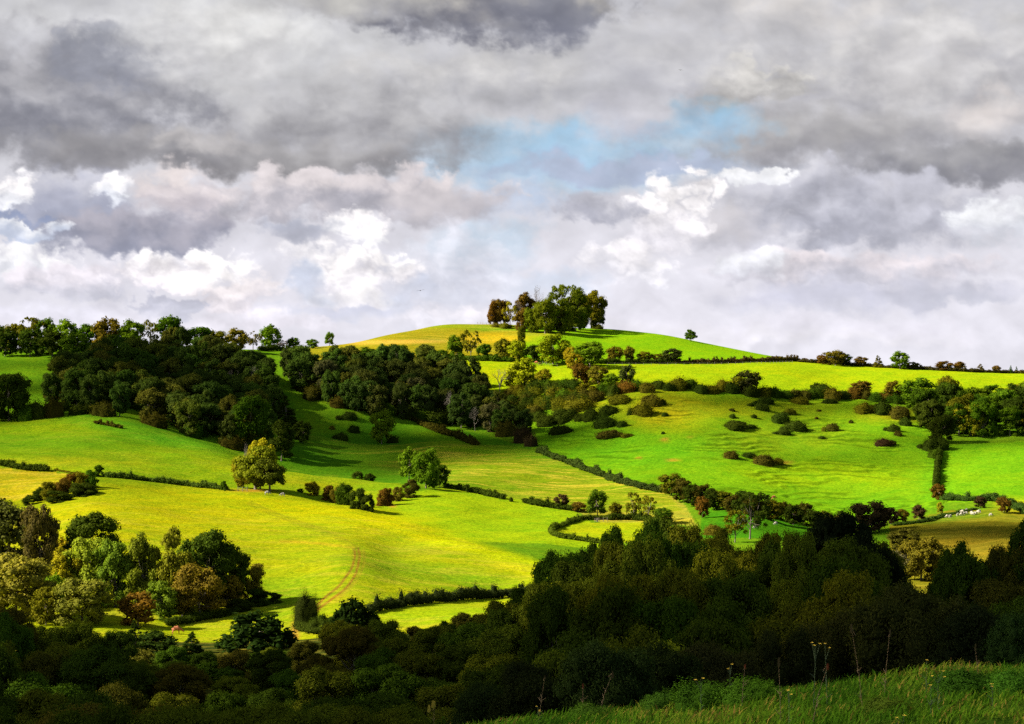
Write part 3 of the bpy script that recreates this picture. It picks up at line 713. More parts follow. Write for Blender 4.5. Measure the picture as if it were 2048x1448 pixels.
# ================= wood at the right edge
T('round', 1838, 822, 756, 76, 'mg', 'big green tree at the left corner of the right wood', dmin=780)
T('tall', 1896, 816, 752, 52, 'ol', 'tall brown-green tree rising from the right wood', dmin=780); T('round', 1984, 800, 770, 50, 'dg', 'green rounded tree at the top of the right wood', dmin=780); T('round', 2040, 800, 766, 60, 'br', 'brown tree at the right edge above the right wood', dmin=780)
polyR = [(1838, 838), (1890, 826), (1960, 816), (2080, 820), (2080, 876), (1980, 886), (1900, 894), (1862, 880)]
for (px, py) in scatter(polyR, 32, 18, 4):
    c = pick(['dg', 'ol', 'mg', 'yo', 'dk', 'mg'] if px > 1900 else ['dk', 'ol', 'dk', 'dg'])
    T(pick(['wood', 'tall', 'round']), px, py, py - r0.uniform(50, 72), r0.uniform(50, 72), c, WOODLAB[c] + ' wood at the right edge of the scarp', 'tree', GR, dmin=720, lod=1)
for px, yb, h_, w_, c in ((1862, 900, 28, 40, 'dk'), (1885, 898, 26, 34, 'dk'), (1870, 915, 20, 34, 'dg')):
    bush(px, yb, h_, w_, c, CW[c] + ' bush where the right wood narrows to the steep hedge', 'bushes above the steep hedge', kind='bush', dmin=680)
hedge([(1880, 905), (1875, 940), (1872, 975), (1873, 992)], 2.0, 1.8, 'dk', 'dark hedge running straight down the slope from the right wood', dmin=620)
T('round', 1876, 1000, 968, 30, 'rb', 'russet thorn tree at the foot of the steep hedge', dmin=600)
hedge([(1890, 1000), (1935, 1002), (1985, 1002), (2010, 1008), (2060, 1032)], 1.8, 3, (.04, .075, .012), 'dark hedge along the top of the sheep field', dmin=570)
for px, yb, yt, w_, c, l in ((1961, 1016, 992, 28, 'pu', 'dark red round thorn tree above the flock'), (2008, 1026, 994, 34, 'rb', 'russet thorn tree at the right end of the sheep field hedge'), (1880, 1028, 1004, 17, 'yo', 'little yellowish bush left of the flock'),
                             (1838, 1040, 1010, 34, 'pu', 'dark red thorn tree left of the flock'), (1805, 1044, 1018, 28, 'br', 'brown thorn tree beside the dark purple tree'), (1782, 1048, 1016, 34, 'pu', 'purplish thorn tree touching the big dark one'), (1742, 1066, 1003, 92, 'pu', 'big dark purplish tree above the shaded wood')):
    T('round', px, yb, yt, w_, c, l, dmin=500)
hedge([(1790, 1052), (1850, 1044), (1900, 1030), (1950, 1020)], .7, 1.6, (.05, .09, .012), 'low bank edge with rough grass above the sheep', dmin=540, name='field_bank')
T('round', 1808, 1104, 1058, 64, 'db', 'dark brown dome-shaped tree in the brown field', dmin=420, dmax=600); T('round', 1842, 1160, 1074, 92, 'br', 'tall golden-brown tree at the edge of the brown field', dmin=400, dmax=560)
T('round', 1800, 1160, 1100, 70, 'gb', 'grey-brown shrubby tree beside the golden-brown one', dmin=400, dmax=560)
# ================= skyline on the right
for k, px, yb, yt, w_, c, l in (('round', 1645, 729, 710, 26, 'rb', 'small russet tree at the left end of the right skyline row'), ('round', 1671, 731, 701, 50, 'br', 'large brown dome tree on the right skyline'), ('round', 1690, 731, 706, 30, 'dk', 'dark tree leaning on the brown dome tree'),
                             ('round', 1722, 733, 713, 28, 'rb', 'reddish tree between the brown dome and the pointed one'), ('conifer', 1757, 735, 711, 22, 'br', 'small pointed brown tree on the right skyline'), ('round', 1800, 738, 702, 38, 'mg', 'tall green tree standing up on the right skyline'),
                             ('round', 1826, 738, 724, 26, 'ol', 'low olive tree right of the tall green skyline tree'), ('round', 1888, 741, 722, 38, 'rb', 'reddish dome tree far along the right skyline'), ('round', 1918, 742, 723, 30, 'rb', 'smaller reddish tree after the reddish dome tree'),
                             ('conifer', 1960, 744, 728, 20, 'br', 'pointed brown tree near the right skyline end'), ('round', 1993, 745, 731, 18, 'rb', 'tiny reddish tree near the right skyline end'), ('conifer', 2022, 747, 731, 9, 'dg', 'thin young pine on the right skyline, left of its twin'), ('conifer', 2033, 747, 733, 8, 'dg', 'thin young pine closest to the right edge'),
                             ('round', 1560, 722, 712, 20, 'br', 'small brown hedge tree at the foot of the hill skyline'), ('round', 1610, 724, 716, 16, 'rb', 'tiny russet tree where the hill meets the plateau'), ('oak', 1382, 682, 659, 28, 'dg', 'lone small tree on the right flank of the hill')):
    T(k, px, yb, yt, w_, c, l, dmin=960)
hedge([(1600, 724), (1680, 730), (1760, 735), (1840, 739), (1940, 744), (2060, 748)], 1.5, 2.2, (.06, .05, .014), 'low brown hedge along the right skyline', dmin=960)
# ================= clump on the hilltop
GH = 'trees of the hilltop clump'
for k, px, yb, yt, w_, c, l in (('tall', 988, 652, 604, 22, 'rb', 'thin russet tree at the left end of the hilltop clump'), ('tall', 1002, 652, 599, 30, 'rb', 'russet crown second from the left in the hilltop clump'), ('open', 1020, 656, 603, 28, 'yo', 'thin yellowish tree in the hilltop clump'),
                             ('bare', 1034, 657, 596, 26, 'gb', 'pale dead tree leaning out of the hilltop clump'), ('tall', 1052, 657, 586, 40, 'rb', 'tall russet tree in the hilltop clump'), ('bare', 1075, 657, 568, 32, 'gb', 'bare leafless tree topping the hilltop clump'),
                             ('round', 1042, 664, 622, 22, 'rb', 'low russet tree above the ivy column'), ('round', 1063, 665, 616, 32, 'mg', 'mid green tree at the front of the hilltop clump'), ('round', 1090, 667, 596, 44, 'mg', 'bushy green tree in the middle front of the hilltop clump'), ('round', 1116, 666, 600, 40, 'dg', 'deep green tree in the middle front of the hilltop clump'),
                             ('open', 1131, 662, 570, 48, 'dg', 'tallest green tree of the hilltop clump with a gap under its crown'), ('round', 1128, 666, 618, 32, 'ol', 'olive tree under the tallest tree of the clump'), ('tall', 1158, 660, 577, 48, 'dg', 'tall leafy green tree right of the tallest in the clump'), ('oak', 1183, 657, 582, 46, 'ol', 'wide olive-topped tree at the right of the hilltop clump'),
                             ('tall', 1193, 656, 603, 26, 'dk', 'dark tree with bare stems at the right end of the clump'), ('round', 1152, 664, 612, 36, 'dg', 'low dense tree in the right part of the clump'), ('bush', 1195, 658, 646, 22, 'dk', 'low dark bush at the right foot of the clump'), ('bush', 1010, 656, 644, 26, 'ol', 'low olive bush at the left foot of the clump'), ('bush', 992, 654, 645, 18, 'br', 'low brown bush at the far left foot of the clump')):
    T(k, px, yb, yt, w_ * (1.25 if k != 'bare' else 1.1), {'dg': (.085, .11, .006), 'mg': (.11, .135, .006), 'dk': (.06, .07, .006), 'ol': (.13, .125, .007)}.get(c, c), l, group=GH, dmin=1030, lod=1 if k != 'bush' else 0)
# ================= scrub mounds scattered over the scarp
GM = 'scrub mounds scattered over the scarp'
for px, py, w_, h_, c in ((1094, 849, 46, 20, 'dk'), (1122, 866, 46, 16, 'dk'), (1131, 838, 52, 20, 'dk'), (1220, 872, 56, 13, 'db'), (1210, 852, 52, 20, 'dk'), (1183, 838, 36, 24, 'dk'), (1216, 826, 42, 16, 'dk'), (1161, 818, 60, 24, 'ol'), (1287, 828, 42, 22, 'ol'), (1304, 808, 44, 22, 'br'),
                          (1330, 832, 15, 8, 'dk'), (1471, 855, 48, 16, 'dk'), (1465, 835, 15, 8, 'dk'), (1464, 821, 14, 6, 'db'), (1508, 835, 14, 8, 'dk'), (1462, 916, 32, 15, 'db'), (1047, 844, 20, 10, 'pu'), (1525, 819, 32, 14, 'dk'), (1562, 844, 44, 20, 'dk'), (1591, 859, 38, 20, 'dk'),
                          (1568, 868, 32, 10, 'dk'), (1665, 860, 26, 14, 'db'), (1702, 846, 11, 7, 'db'), (1644, 877, 15, 6, 'dk'), (1787, 862, 26, 16, 'dk'), (1796, 871, 17, 10, 'db'), (1767, 891, 38, 16, 'pu'), (1840, 896, 15, 9, 'dk'), (1528, 928, 42, 20, 'db'), (1498, 914, 30, 10, 'dk'), (1580, 828, 24, 12, 'ol'),
                          (1513, 811, 24, 10, 'dk'), (1638, 823, 10, 5, 'db'), (1633, 838, 8, 5, 'db'), (1326, 868, 8, 5, 'dk'), (699, 836, 34, 15, 'dk'), (707, 864, 22, 14, 'dk'), (683, 878, 25, 14, 'dk'), (664, 858, 12, 8, 'ol')):
    sz = 'broad' if w_ > 35 else 'small' if w_ > 16 else 'tiny'
    where = 'on the slope right of the central wood' if 1040 < px < 1260 else 'on the yellow brow of the scarp' if px < 1350 and px > 1260 else 'on the slope below the central wood' if px < 1000 else 'in the middle of the terraced scarp' if px < 1720 else 'near the right wood'
    bush(px, py + h_ * .02, h_ * 1.15, w_ * (1.05 + .2 * rng.random()), c, sz + ' ' + CW[c] + ' scrub mound ' + where, GM, dmin=640, name='scrub_mound')
    if w_ > 20 and rng.random() < .7:
        sg_ = rng.choice((-1, 1)); bush(px + sg_ * w_ * rng.uniform(.45, .7), py + rng.uniform(-4, 3), h_ * rng.uniform(.5, .85), w_ * rng.uniform(.4, .7), 'ol' if c == 'db' else 'dk', 'lesser scrub mound leaning on a bigger one ' + where, GM + ', lesser ones', dmin=640, name='scrub_mound')
hedge([(832, 842), (870, 862), (915, 876), (950, 890)], 2.0, 3.6, 'db', 'long bramble bank below the central wood', dmin=730, name='bramble_bank')
hedge([(1078, 905), (1120, 922), (1170, 941), (1205, 954)], 2.0, 2.4, (.045, .07, .012), 'upper stretch of the long hedge below the scarp', dmin=640)
hedge([(1213, 958), (1260, 972), (1322, 985)], 2.0, 2.4, (.04, .06, .012), 'lower stretch of the long hedge below the scarp', dmin=620)
# ================= middle valley
T('round', 763, 888, 820, 50, (.12, .19, .008), 'solitary rounded tree on the valley slope below the central wood', dmin=700); bush(785, 886, 18, 26, 'dk', 'dark bush at the right foot of the solitary slope tree', kind='bush', dmin=700)
T('tall', 818, 962, 895, 46, 'mg', 'leaning left tree of the valley-bottom pair', dmin=645); T('round', 852, 976, 899, 62, 'mg', 'bigger bright tree of the valley-bottom pair', dmin=600, dmax=660); T('round', 880, 976, 925, 42, 'dg', 'darker tree at the right foot of the valley-bottom pair', dmin=600, dmax=660)
bush(715, 958, 18, 24, 'dk', 'dark bush half hidden behind the spur, left one', 'pair of bushes behind the spur', kind='shrub', dmin=655, dmax=700); bush(738, 960, 17, 26, 'dk', 'dark bush half hidden behind the spur, right one', 'pair of bushes behind the spur', kind='shrub', dmin=655, dmax=700)
hedge([(893, 976), (950, 986), (1006, 999)], 1.5, 2, 'dk', 'thin dark hedge right of the valley-bottom trees', dmin=590); bush(1022, 1003, 11, 10, 'dk', 'single tiny bush at the end of the thin dark hedge', kind='bush', dmin=580)
hedge([(1048, 1005), (1090, 1014), (1150, 1022)], 1.6, 2.4, 'dk', 'dark hedge below the striped field', dmin=570)
for k, px, yb, yt, w_, c, l in (('round', 1124, 1017, 988, 34, 'pu', 'purplish thorn tree in the hedge below the striped field'), ('round', 1158, 1024, 1004, 32, 'rb', 'low russet thorn right of the purplish one'), ('tall', 1195, 1032, 980, 48, 'dg', 'tall green tree above the small paddock'), ('round', 1232, 1034, 1005, 28, 'ol', 'low olive tree between the two taller paddock trees'),
                             ('open', 1268, 1040, 984, 38, 'ol', 'see-through tree above the small paddock'), ('open', 1298, 1042, 990, 34, 'ol', 'second see-through tree above the small paddock, the right one'), ('round', 1328, 1046, 1016, 42, 'dg', 'rounded dark tree at the right end of the paddock hedge')):
    T(k, px, yb, yt, w_, c, l, dmin=540, dmax=640)
hedge([(1215, 1039), (1165, 1040), (1150, 1044), (1106, 1060), (1104, 1064), (1112, 1074), (1150, 1080), (1205, 1088)], 1.1, 1.3, (.07, .10, .008), 'curved hedge closing the left end of the small paddock', dmin=500)
hedge([(1218, 1040), (1260, 1040), (1335, 1046)], 1.7, 2.0, 'dk', 'dark straight hedge along the back of the small paddock', dmin=520)
T('round', 1343, 990, 947, 56, 'ol', 'rounded olive-brown tree where the long hedge meets the dark strip', dmin=600)
GT = 'trees of the dark strip between the fields'
for i in range(17):
    t = i / 16; px = 1368 + 318 * t; yb = 1004 + 58 * t + (i % 2) * 5; c = ('db', 'dk', 'db', 'dk', 'ol')[i % 5]
    T('round', px, yb, yb - r1.uniform(38, 48) * (1 - .15 * t), r1.uniform(40, 52), tuple(np.array(C[c]) * .85), CW[c] + ' tree in the dark strip between the scarp field and small green field', group=GT, dmin=560)
T('round', 1405, 1036, 993, 30, 'rb', 'russet tree in front of the dark strip', dmin=540); bush(1428, 1070, 26, 48, 'br', 'brown bramble mound by the small green field', dmin=520, dmax=580)
T('open', 1500, 1078, 985, 74, 'dk', 'tall tree with bare stem before the small green field', dmin=440, dmax=520); T('open', 1470, 1085, 1020, 50, 'ol', 'spindly low tree beside the bare-stemmed one', dmin=440, dmax=520)
# ================= lone tree and the hedge shrubs of the near field
xl, Dl, zl = W(515, 979, 560, 640); mpp = Dl / F
def LT(kind, dx, yb, yt, wpx, c, label, name=None, dy=0.0, lod=1):
    return tree(kind, xl + dx * mpp, Dl + dy, (yb - yt) * mpp, wpx * mpp, c, label, 'tree', 'trees of the lone group in the near field', lod=lod, z=ground(xl + dx * mpp, Dl + dy), name=name)
LT('oak', -4, 979, 893, 104, (.15, .16, .008), 'broad low oak in the lone group, the widest crown', 'oak_tree')
LT('oak', 26, 981, 917, 76, (.07, .09, .008), 'dark spreading tree on the right of the lone group', 'oak_tree', -2)
LT('open', 3, 978, 878, 60, (.30, .25, .010), 'tall thin golden tree rising behind the lone oak', None, 3)
LT('round', -30, 978, 915, 44, 'yo', 'yellowing tree on the left of the lone group', 'broadleaf_tree', 2)
LT('bare', -20, 978, 884, 22, 'gb', 'bare spindly stem standing up from the lone group', None, 1)
for px, yb, h_, w_, c, l in ((625, 990, 27, 34, 'go', 'golden shrub right of the lone group, first of the hedge shrubs'), (655, 1000, 30, 26, 'rb', 'russet shrub second in the near field hedge'), (690, 1010, 44, 42, 'dg', 'largest dark green shrub of the near field hedge'), (672, 1006, 34, 28, 'br', 'brown shrub leaning on the largest dark green one'), (716, 1018, 42, 34, 'dk', 'dark shrub right of the largest one'),
                             (736, 1022, 34, 26, 'dk', 'last dark shrub before the gap in the near field hedge'), (771, 1012, 36, 36, 'rb', 'russet round shrub right of the gap'), (796, 1002, 28, 28, 'br', 'brown shrub between the russet one and the golden-topped one'), (821, 994, 35, 36, 'db', 'dark golden-topped shrub at the foot of the valley-bottom trees'), (600, 984, 8, 14, 'dk', 'tiny bush between lone group and hedge shrubs')):
    bush(px, yb, h_, w_, c, l, 'shrubs of the near field hedge', kind='shrub', lod=1, dmin=480, dmax=640, cat='shrub', name='shrub')
hedge([(216, 955), (260, 958), (300, 963), (350, 969), (400, 975), (452, 980)], 1.4, 1.7, (.06, .095, .012), 'long low green hedge leading to the lone group', dmin=540, rag=.8); bush(447, 981, 20, 14, 'dg', 'bushy end of the long low green hedge', kind='shrub', dmin=540)
hedge([(3, 931), (45, 939), (94, 943)], 1.7, 2.4, 'dk', 'short dark hedge at the left edge between two fields', dmin=560); hedge([(192, 847), (215, 851), (243, 857)], 1.0, 2, 'db', 'thin dark weedy strip in the upper field', dmin=640); hedge([(110, 941), (145, 947), (200, 954)], .5, .9, 'ol', 'very low hedge bottom between the left fields', dmin=560)
for px, yb, h_, w_, c, l in ((60, 1010, 20, 34, 'dk', 'dark bramble at the lower left end of the bushy bank'), (85, 1000, 26, 44, 'dk', 'dark bramble second along the bushy bank'), (102, 1000, 36, 40, 'ol', 'olive bush in the bushy bank'), (122, 995, 38, 36, 'rb', 'red-brown bush in the bushy bank'), (140, 985, 38, 34, 'rb', 'rusty bush next to the red-brown one'),
                             (158, 982, 38, 36, 'ol', 'green-brown bush high on the bushy bank'), (180, 976, 36, 34, 'dg', 'green bush below the round treelet'), (120, 1004, 22, 52, 'dk', 'wide dark bush at the front of the bushy bank'), (165, 992, 26, 60, 'dk', 'widest dark bush on the right front of the bushy bank'), (199, 954, 25, 25, 'dg', 'round treelet at the top end of the bushy bank')):
    bush(px, yb, h_, w_, c, l, 'bushes of the bank on the left', kind='shrub', lod=1, dmin=520, dmax=640)
# ================= tree group in the lower left
GB = 'trees of the sunlit group in the lower left'
for k, px, yb, yt, w_, c, l in (('round', 18, 1175, 1004, 140, (.05, .06, .012), 'large dark tree at the left edge behind the sunlit group'), ('round', 82, 1175, 1012, 70, (.06, .05, .014), 'dark brown shoulder tree next to the large one at the left edge'), ('round', 188, 1150, 1026, 104, 'dk', 'dark round tree rising behind the pale green one'),
                             ('round', 122, 1140, 1074, 44, 'go', 'golden bushy tree between two dark ones'), ('round', 178, 1210, 1076, 96, (.15, .20, .014), 'large pale green sunlit tree left of centre in the group'), ('round', 230, 1215, 1082, 80, (.11, .16, .013), 'green sunlit tree right beside the large pale one'), ('round', 130, 1215, 1098, 66, 'yo', 'yellow-olive tree on the left of the group'),
                             ('tall', 288, 1222, 1068, 70, (.15, .155, .012), 'tall thin tree with pale trunk showing, yellowish'), ('tall', 345, 1226, 1058, 80, (.13, .14, .010), 'tallest feathery olive tree of the group'), ('round', 415, 1215, 1062, 100, 'dk', 'dark green domed tree at the right shoulder of the group'), ('round', 462, 1206, 1090, 80, 'dk', 'dark tree right of the domed one'), ('round', 496, 1200, 1122, 62, 'br', 'brownish tree at the right end of the group'),
                             ('tall', 400, 1236, 1128, 96, (.105, .082, .010), 'russet-brown tree at the front right of the group'), ('round', 322, 1240, 1162, 62, (.13, .18, .014), 'small lime green tree with white stems at the front'), ('round', 276, 1252, 1184, 74, 'rb', 'low russet tree at the front of the group'), ('round', 110, 1225, 1150, 50, 'mg', 'mid green low tree between the pale fronts'),
                             ('round', 165, 1252, 1158, 104, (.13, .13, .016), 'wide olive-yellow tree at the front left of the group'), ('round', 32, 1240, 1110, 128, (.15, .13, .016), 'big yellow-olive tree at the left edge'), ('round', 92, 1250, 1175, 60, 'ol', 'small olive tree right of the big edge tree'), ('round', 365, 1236, 1175, 50, 'ol', 'small olive tree under the feathery ones'), ('round', 455, 1215, 1150, 60, 'br', 'low brown tree under the dark ones')):
    T(k, px, yb, yt, w_ * 1.08, tuple(np.array(C[c] if isinstance(c, str) else c) * 1.3), l, group=GB, dmin=320, dmax=460)
for px, yb, h_, w_, c, l in ((520, 1210, 34, 56, 'dk', 'dark bush ending the sunlit group on the right'), (552, 1206, 22, 30, 'dk', 'small dark bush nearest the wheel ruts'), (480, 1222, 26, 56, 'dk', 'long dark bush under the brown tree')):
    bush(px, yb, h_, w_, c, l, 'bushes at the right end of the sunlit group', kind='shrub', lod=1, dmin=320, dmax=460)
hedge([(340, 1252), (380, 1246), (420, 1238), (470, 1228)], 1.3, 2, 'dk', 'dark hedge under the sunlit group', dmin=320)
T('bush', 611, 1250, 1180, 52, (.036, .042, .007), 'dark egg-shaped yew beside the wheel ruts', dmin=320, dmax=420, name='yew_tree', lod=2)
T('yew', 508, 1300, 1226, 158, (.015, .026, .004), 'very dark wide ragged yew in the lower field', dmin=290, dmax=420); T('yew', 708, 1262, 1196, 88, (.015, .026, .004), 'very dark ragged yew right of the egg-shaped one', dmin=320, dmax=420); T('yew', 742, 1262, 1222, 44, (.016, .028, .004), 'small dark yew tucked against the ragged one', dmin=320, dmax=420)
T('conifer', 384, 1306, 1264, 46, (.02, .036, .005), 'little dark fir standing in the lower corner field', dmin=290, dmax=420, lod=1); T('conifer', 272, 1310, 1243, 52, (.016, .028, .004), 'dark pointed conifer in front of the sunlit group', dmin=290, dmax=420, lod=1)
T('round', 314, 1312, 1262, 92, (.026, .045, .006), 'dark bluish-green spreading tree left of the little fir', dmin=290, dmax=420)
hedge([(742, 1226), (800, 1214), (860, 1206), (930, 1200), (1000, 1196), (1075, 1190)], 1.7, 2.0, (.028, .038, .010), 'thick dark hedge across the bottom of the bright field', dmin=330, rag=.45)
hedge([(628, 1250), (660, 1250), (690, 1250)], 1.2, 1.6, 'dk', 'short dark hedge between the two yews', dmin=320); hedge([(600, 1262), (640, 1268), (700, 1272)], 1.2, 2.2, (.035, .05, .006), 'dark bramble bank below the yews', dmin=300)
# ================= shaded wood in the foreground
pf = ((-60, 1205), (20, 1212), (90, 1252), (150, 1245), (220, 1262), (330, 1292), (400, 1302), (470, 1298), (560, 1292), (620, 1276), (690, 1244), (760, 1242), (830, 1252), (880, 1246), (940, 1226), (990, 1212), (1040, 1185), (1085, 1150), (1110, 1105), (1170, 1095), (1210, 1062), (1250, 1056), (1310, 1040), (1360, 1044), (1420, 1066), (1480, 1060), (1540, 1072), (1600, 1066), (1670, 1032), (1720, 1020), (1765, 1060), (1785, 1150), (1840, 1170), (1900, 1165), (1935, 1093), (1990, 1095), (2040, 1050), (2110, 1050))
rf = np.random.RandomState(44)
def prof_y(x): return float(np.interp(x, [p[0] for p in pf], [p[1] for p in pf]))
FORE = []
def fore(px, yt, D, wm, c, label, kind='wood', lod=None, dz=0.0, group=GF):
    x = (px - CX) / F * D; z = ground(x, D) - dz
    h = -(yt - CY) / F * D - z
    h = max(h, 3.0); wm = min(wm, h * .95); kind = {'tall': 'oak'}.get(kind, kind) if D > 100 else kind
    tree(kind, x, D, h, wm, c, label, 'tree', group, lod=lod if lod is not None else (2 if D > 100 else 3), z=z)
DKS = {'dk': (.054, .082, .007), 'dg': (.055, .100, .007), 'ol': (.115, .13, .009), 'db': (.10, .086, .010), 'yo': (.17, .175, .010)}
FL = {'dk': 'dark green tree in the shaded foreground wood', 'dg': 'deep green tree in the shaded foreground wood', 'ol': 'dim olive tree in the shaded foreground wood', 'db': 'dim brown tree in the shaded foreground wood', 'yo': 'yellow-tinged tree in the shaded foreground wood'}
# the back rank stands at the outline one sees against the fields
for px, yt, wpx, c, l in ((-40, 1205, 110, 'db', 0), (22, 1216, 100, 'db', 0), (95, 1256, 100, 'ol', 0), (160, 1246, 96, 'ol', 0), (228, 1264, 90, 'dk', 0), (345, 1292, 90, 'dg', 0), (410, 1304, 90, 'dk', 0), (470, 1302, 90, 'db', 0), (540, 1296, 100, 'ol', 0), (610, 1282, 90, 'db', 0), (690, 1243, 110, 'yo', 'pale-topped tree in the shaded wood below the right yew'),
                          (760, 1242, 100, 'ol', 0), (825, 1254, 90, 'db', 0), (880, 1244, 70, 'dk', 0), (936, 1226, 80, 'db', 0), (1000, 1204, 110, 'ol', 0), (1068, 1172, 110, 'dg', 0), (1118, 1106, 110, 'dg', 'dark tree at the left shoulder of the tall foreground wood'), (1180, 1092, 110, 'dk', 0), (1232, 1058, 100, 'dg', 0), (1300, 1040, 130, 'dk', 'highest dark tree in front of the small paddock'),
                          (1380, 1052, 120, 'ol', 0), (1450, 1064, 110, 'ol', 0), (1530, 1070, 120, 'ol', 0), (1600, 1068, 120, 'ol', 0), (1690, 1030, 170, (.014, .022, .008), 'big very dark tree standing highest on the right of the foreground wood'), (1745, 1070, 130, (.014, .022, .008), 'very dark tree on the right shoulder of the highest dark one'),
                          (1935, 1092, 90, 'dk', 'dark narrow tree against the brown field'), (1990, 1096, 70, 'db', 'ragged brown tree beside the dark narrow one'), (2055, 1046, 90, 'dk', 'dark tree cut by the right edge of the picture'), (1800, 1160, 90, 'dk', 0), (1880, 1172, 100, 'dk', 0), (2105, 1080, 120, 'db', 0)):
    D = 262 + rf.uniform(-14, 14) if px < 1600 else 215 + rf.uniform(-10, 10)
    if px > 1900: D = 185; wpx *= 1.5
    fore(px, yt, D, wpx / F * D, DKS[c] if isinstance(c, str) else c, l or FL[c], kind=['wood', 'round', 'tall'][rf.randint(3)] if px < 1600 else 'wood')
for D, off, sp, wm in ((240, 28, 84, 6.6), (212, 56, 92, 7.0), (180, 96, 108, 7.2), (146, 142, 124, 6.8), (116, 196, 150, 6.2), (92, 262, 200, 5.4), (72, 330, 240, 4.8)):
    x = -120 + rf.uniform(0, sp)
    while x < 2180:
        yt = prof_y(x) + off + rf.uniform(-22, 22)
        yt = min(yt, 1420)
        hump = 1195 if 1240 < x < 1500 else 0
        c = ['dk', 'dg', 'ol', 'db', 'dk', 'ol', 'yo'][rf.randint(7)]
        if yt < 1360 or D > 90:
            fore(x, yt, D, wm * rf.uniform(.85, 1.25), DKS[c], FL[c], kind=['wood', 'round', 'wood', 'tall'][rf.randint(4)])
        x += sp * rf.uniform(.8, 1.2)
for i_, (px, yb, h_, w_) in enumerate(((330, 1345, 40, 90), (390, 1352, 44, 90), (450, 1350, 44, 90), (515, 1350, 42, 90), (575, 1340, 40, 80), (270, 1345, 44, 90), (620, 1325, 40, 80), (430, 1372, 50, 100), (540, 1372, 50, 100), (340, 1375, 50, 100))):
    bush(px, yb, h_, w_, DKS[('dk', 'dg', 'db')[i_ % 3]], 'dark bush filling the shaded gap below the ragged yews', 'bushes in the shade below the yews', kind='shrub', dmin=230, dmax=330, lod=1)
# shrubs just beyond the grassy brow
GN = 'shrubs just beyond the grassy brow'
for px, yt, D, wm, c, l in ((1830, 1186, 58, 3.9, (.075, .070, .014), 'large feathery olive shrub right behind the grass'), (1690, 1235, 60, 2.8, (.06, .06, .012), 'olive shrub left of the large feathery one'), (1560, 1262, 56, 2.6, (.035, .042, .010), 'dark shrub behind the tall seed heads'), (1440, 1290, 50, 2.4, (.05, .045, .012), 'brownish shrub behind the brow, left of the dark one'),
                            (1985, 1215, 52, 2.8, (.025, .03, .009), 'very dark shrub in the right corner'), (2060, 1290, 40, 1.6, (.03, .055, .012), 'green shrub cut by the right edge near the grass'), (1330, 1340, 42, 1.9, (.03, .045, .010), 'dark low shrub above the left end of the grass'), (1210, 1365, 40, 1.9, (.03, .045, .010), 'low green shrub left of the grassy brow'), (1090, 1385, 44, 2.2, (.025, .035, .009), 'dark shrub at the bottom centre of the picture'),
                            (980, 1370, 50, 2.3, (.03, .045, .010), 'dark leafy shrub at the bottom, left of centre')):
    fore(px, yt, D, wm, c, l, kind='wood', lod=3, group=GN)

# ================= long grass of the near slope
gmat, gg = new_mat('grass_blades')
av = gg.node('ShaderNodeAttribute', attribute_name='v')
cr = gg.node('ShaderNodeValToRGB'); gg.l.new(av.outputs['Fac'], cr.inputs[0]); E_ = cr.color_ramp.elements
E_[0].position = 0; E_[0].color = (.025, .07, .005, 1); E_[1].position = 1; E_[1].color = (.30, .16, .04, 1)
for ps, cc_ in ((.35, (.055, .135, .006, 1)), (.7, (.11, .19, .01, 1)), (.88, (.22, .22, .02, 1))): q_ = E_.new(ps); q_.color = cc_
d_ = gg.node('ShaderNodeBsdfDiffuse'); t_ = gg.node('ShaderNodeBsdfTranslucent'); m_ = gg.node('ShaderNodeMixShader'); m_.inputs[0].default_value = .4
gg.l.new(cr.outputs[0], d_.inputs[0]); gg.l.new(cr.outputs[0], t_.inputs[0]); gg.l.new(d_.outputs[0], m_.inputs[1]); gg.l.new(t_.outputs[0], m_.inputs[2]); gg.l.new(m_.outputs[0], gg.node('ShaderNodeOutputMaterial').inputs[0])
rg = np.random.RandomState(9)
def ground_np(x, y):
    u = CX + F * x / y
    i = np.clip(np.searchsorted(ring_U, u) - 1, 0, len(ring_U) - 2); j = np.clip(np.searchsorted(ring_D, y) - 1, 0, len(ring_D) - 2)
    a = np.clip((u - ring_U[i]) / (ring_U[i+1] - ring_U[i]), 0, 1); b = np.clip((y - ring_D[j]) / (ring_D[j+1] - ring_D[j]), 0, 1)
    return (Z[i, j]*(1-a) + Z[i+1, j]*a)*(1-b) + (Z[i, j+1]*(1-a) + Z[i+1, j+1]*a)*b
NB = 95000
gy = 9.5 + 19 * rg.rand(NB) ** .9; gu = 700 + 1600 * rg.rand(NB); gx = (gu - CX) / F * gy
dens = .5 + .5 * swell(gx, gy, 1.1, 6, 31); tall = np.clip(.55 + .45 * swell(gx, gy, 2.3, 6, 32) * .6, .2, 1.2)
kp = rg.rand(NB) < np.clip(.35 + dens, .15, 1); gx, gy, tall = gx[kp], gy[kp], tall[kp]; NB = len(gx)
gz = ground_np(gx, gy) - .01
hb = (.05 + .10 * rg.rand(NB) ** 2.2) * (.6 + .8 * tall); wb = .0035 + .004 * rg.rand(NB)
aa = rg.rand(NB) * 6.283; lean = hb * (.15 + .75 * rg.rand(NB)); la = rg.randn(NB) * .9 + .5
sx3, sy3 = np.cos(aa) * wb, np.sin(aa) * wb; lx, ly = np.cos(la) * lean, np.sin(la) * lean
vv = []
for t, wf in ((0, 1), (.4, .9), (.75, .6), (1, .06)):
    cx3, cy3, cz3 = gx + lx * t * t, gy + ly * t * t, gz + hb * (t - .22 * t * t)
    vv += [np.stack([cx3 - sx3 * wf, cy3 - sy3 * wf, cz3], -1), np.stack([cx3 + sx3 * wf, cy3 + sy3 * wf, cz3], -1)]
vv = np.stack(vv, 1).reshape(-1, 3); b8 = np.arange(NB)[:, None] * 8
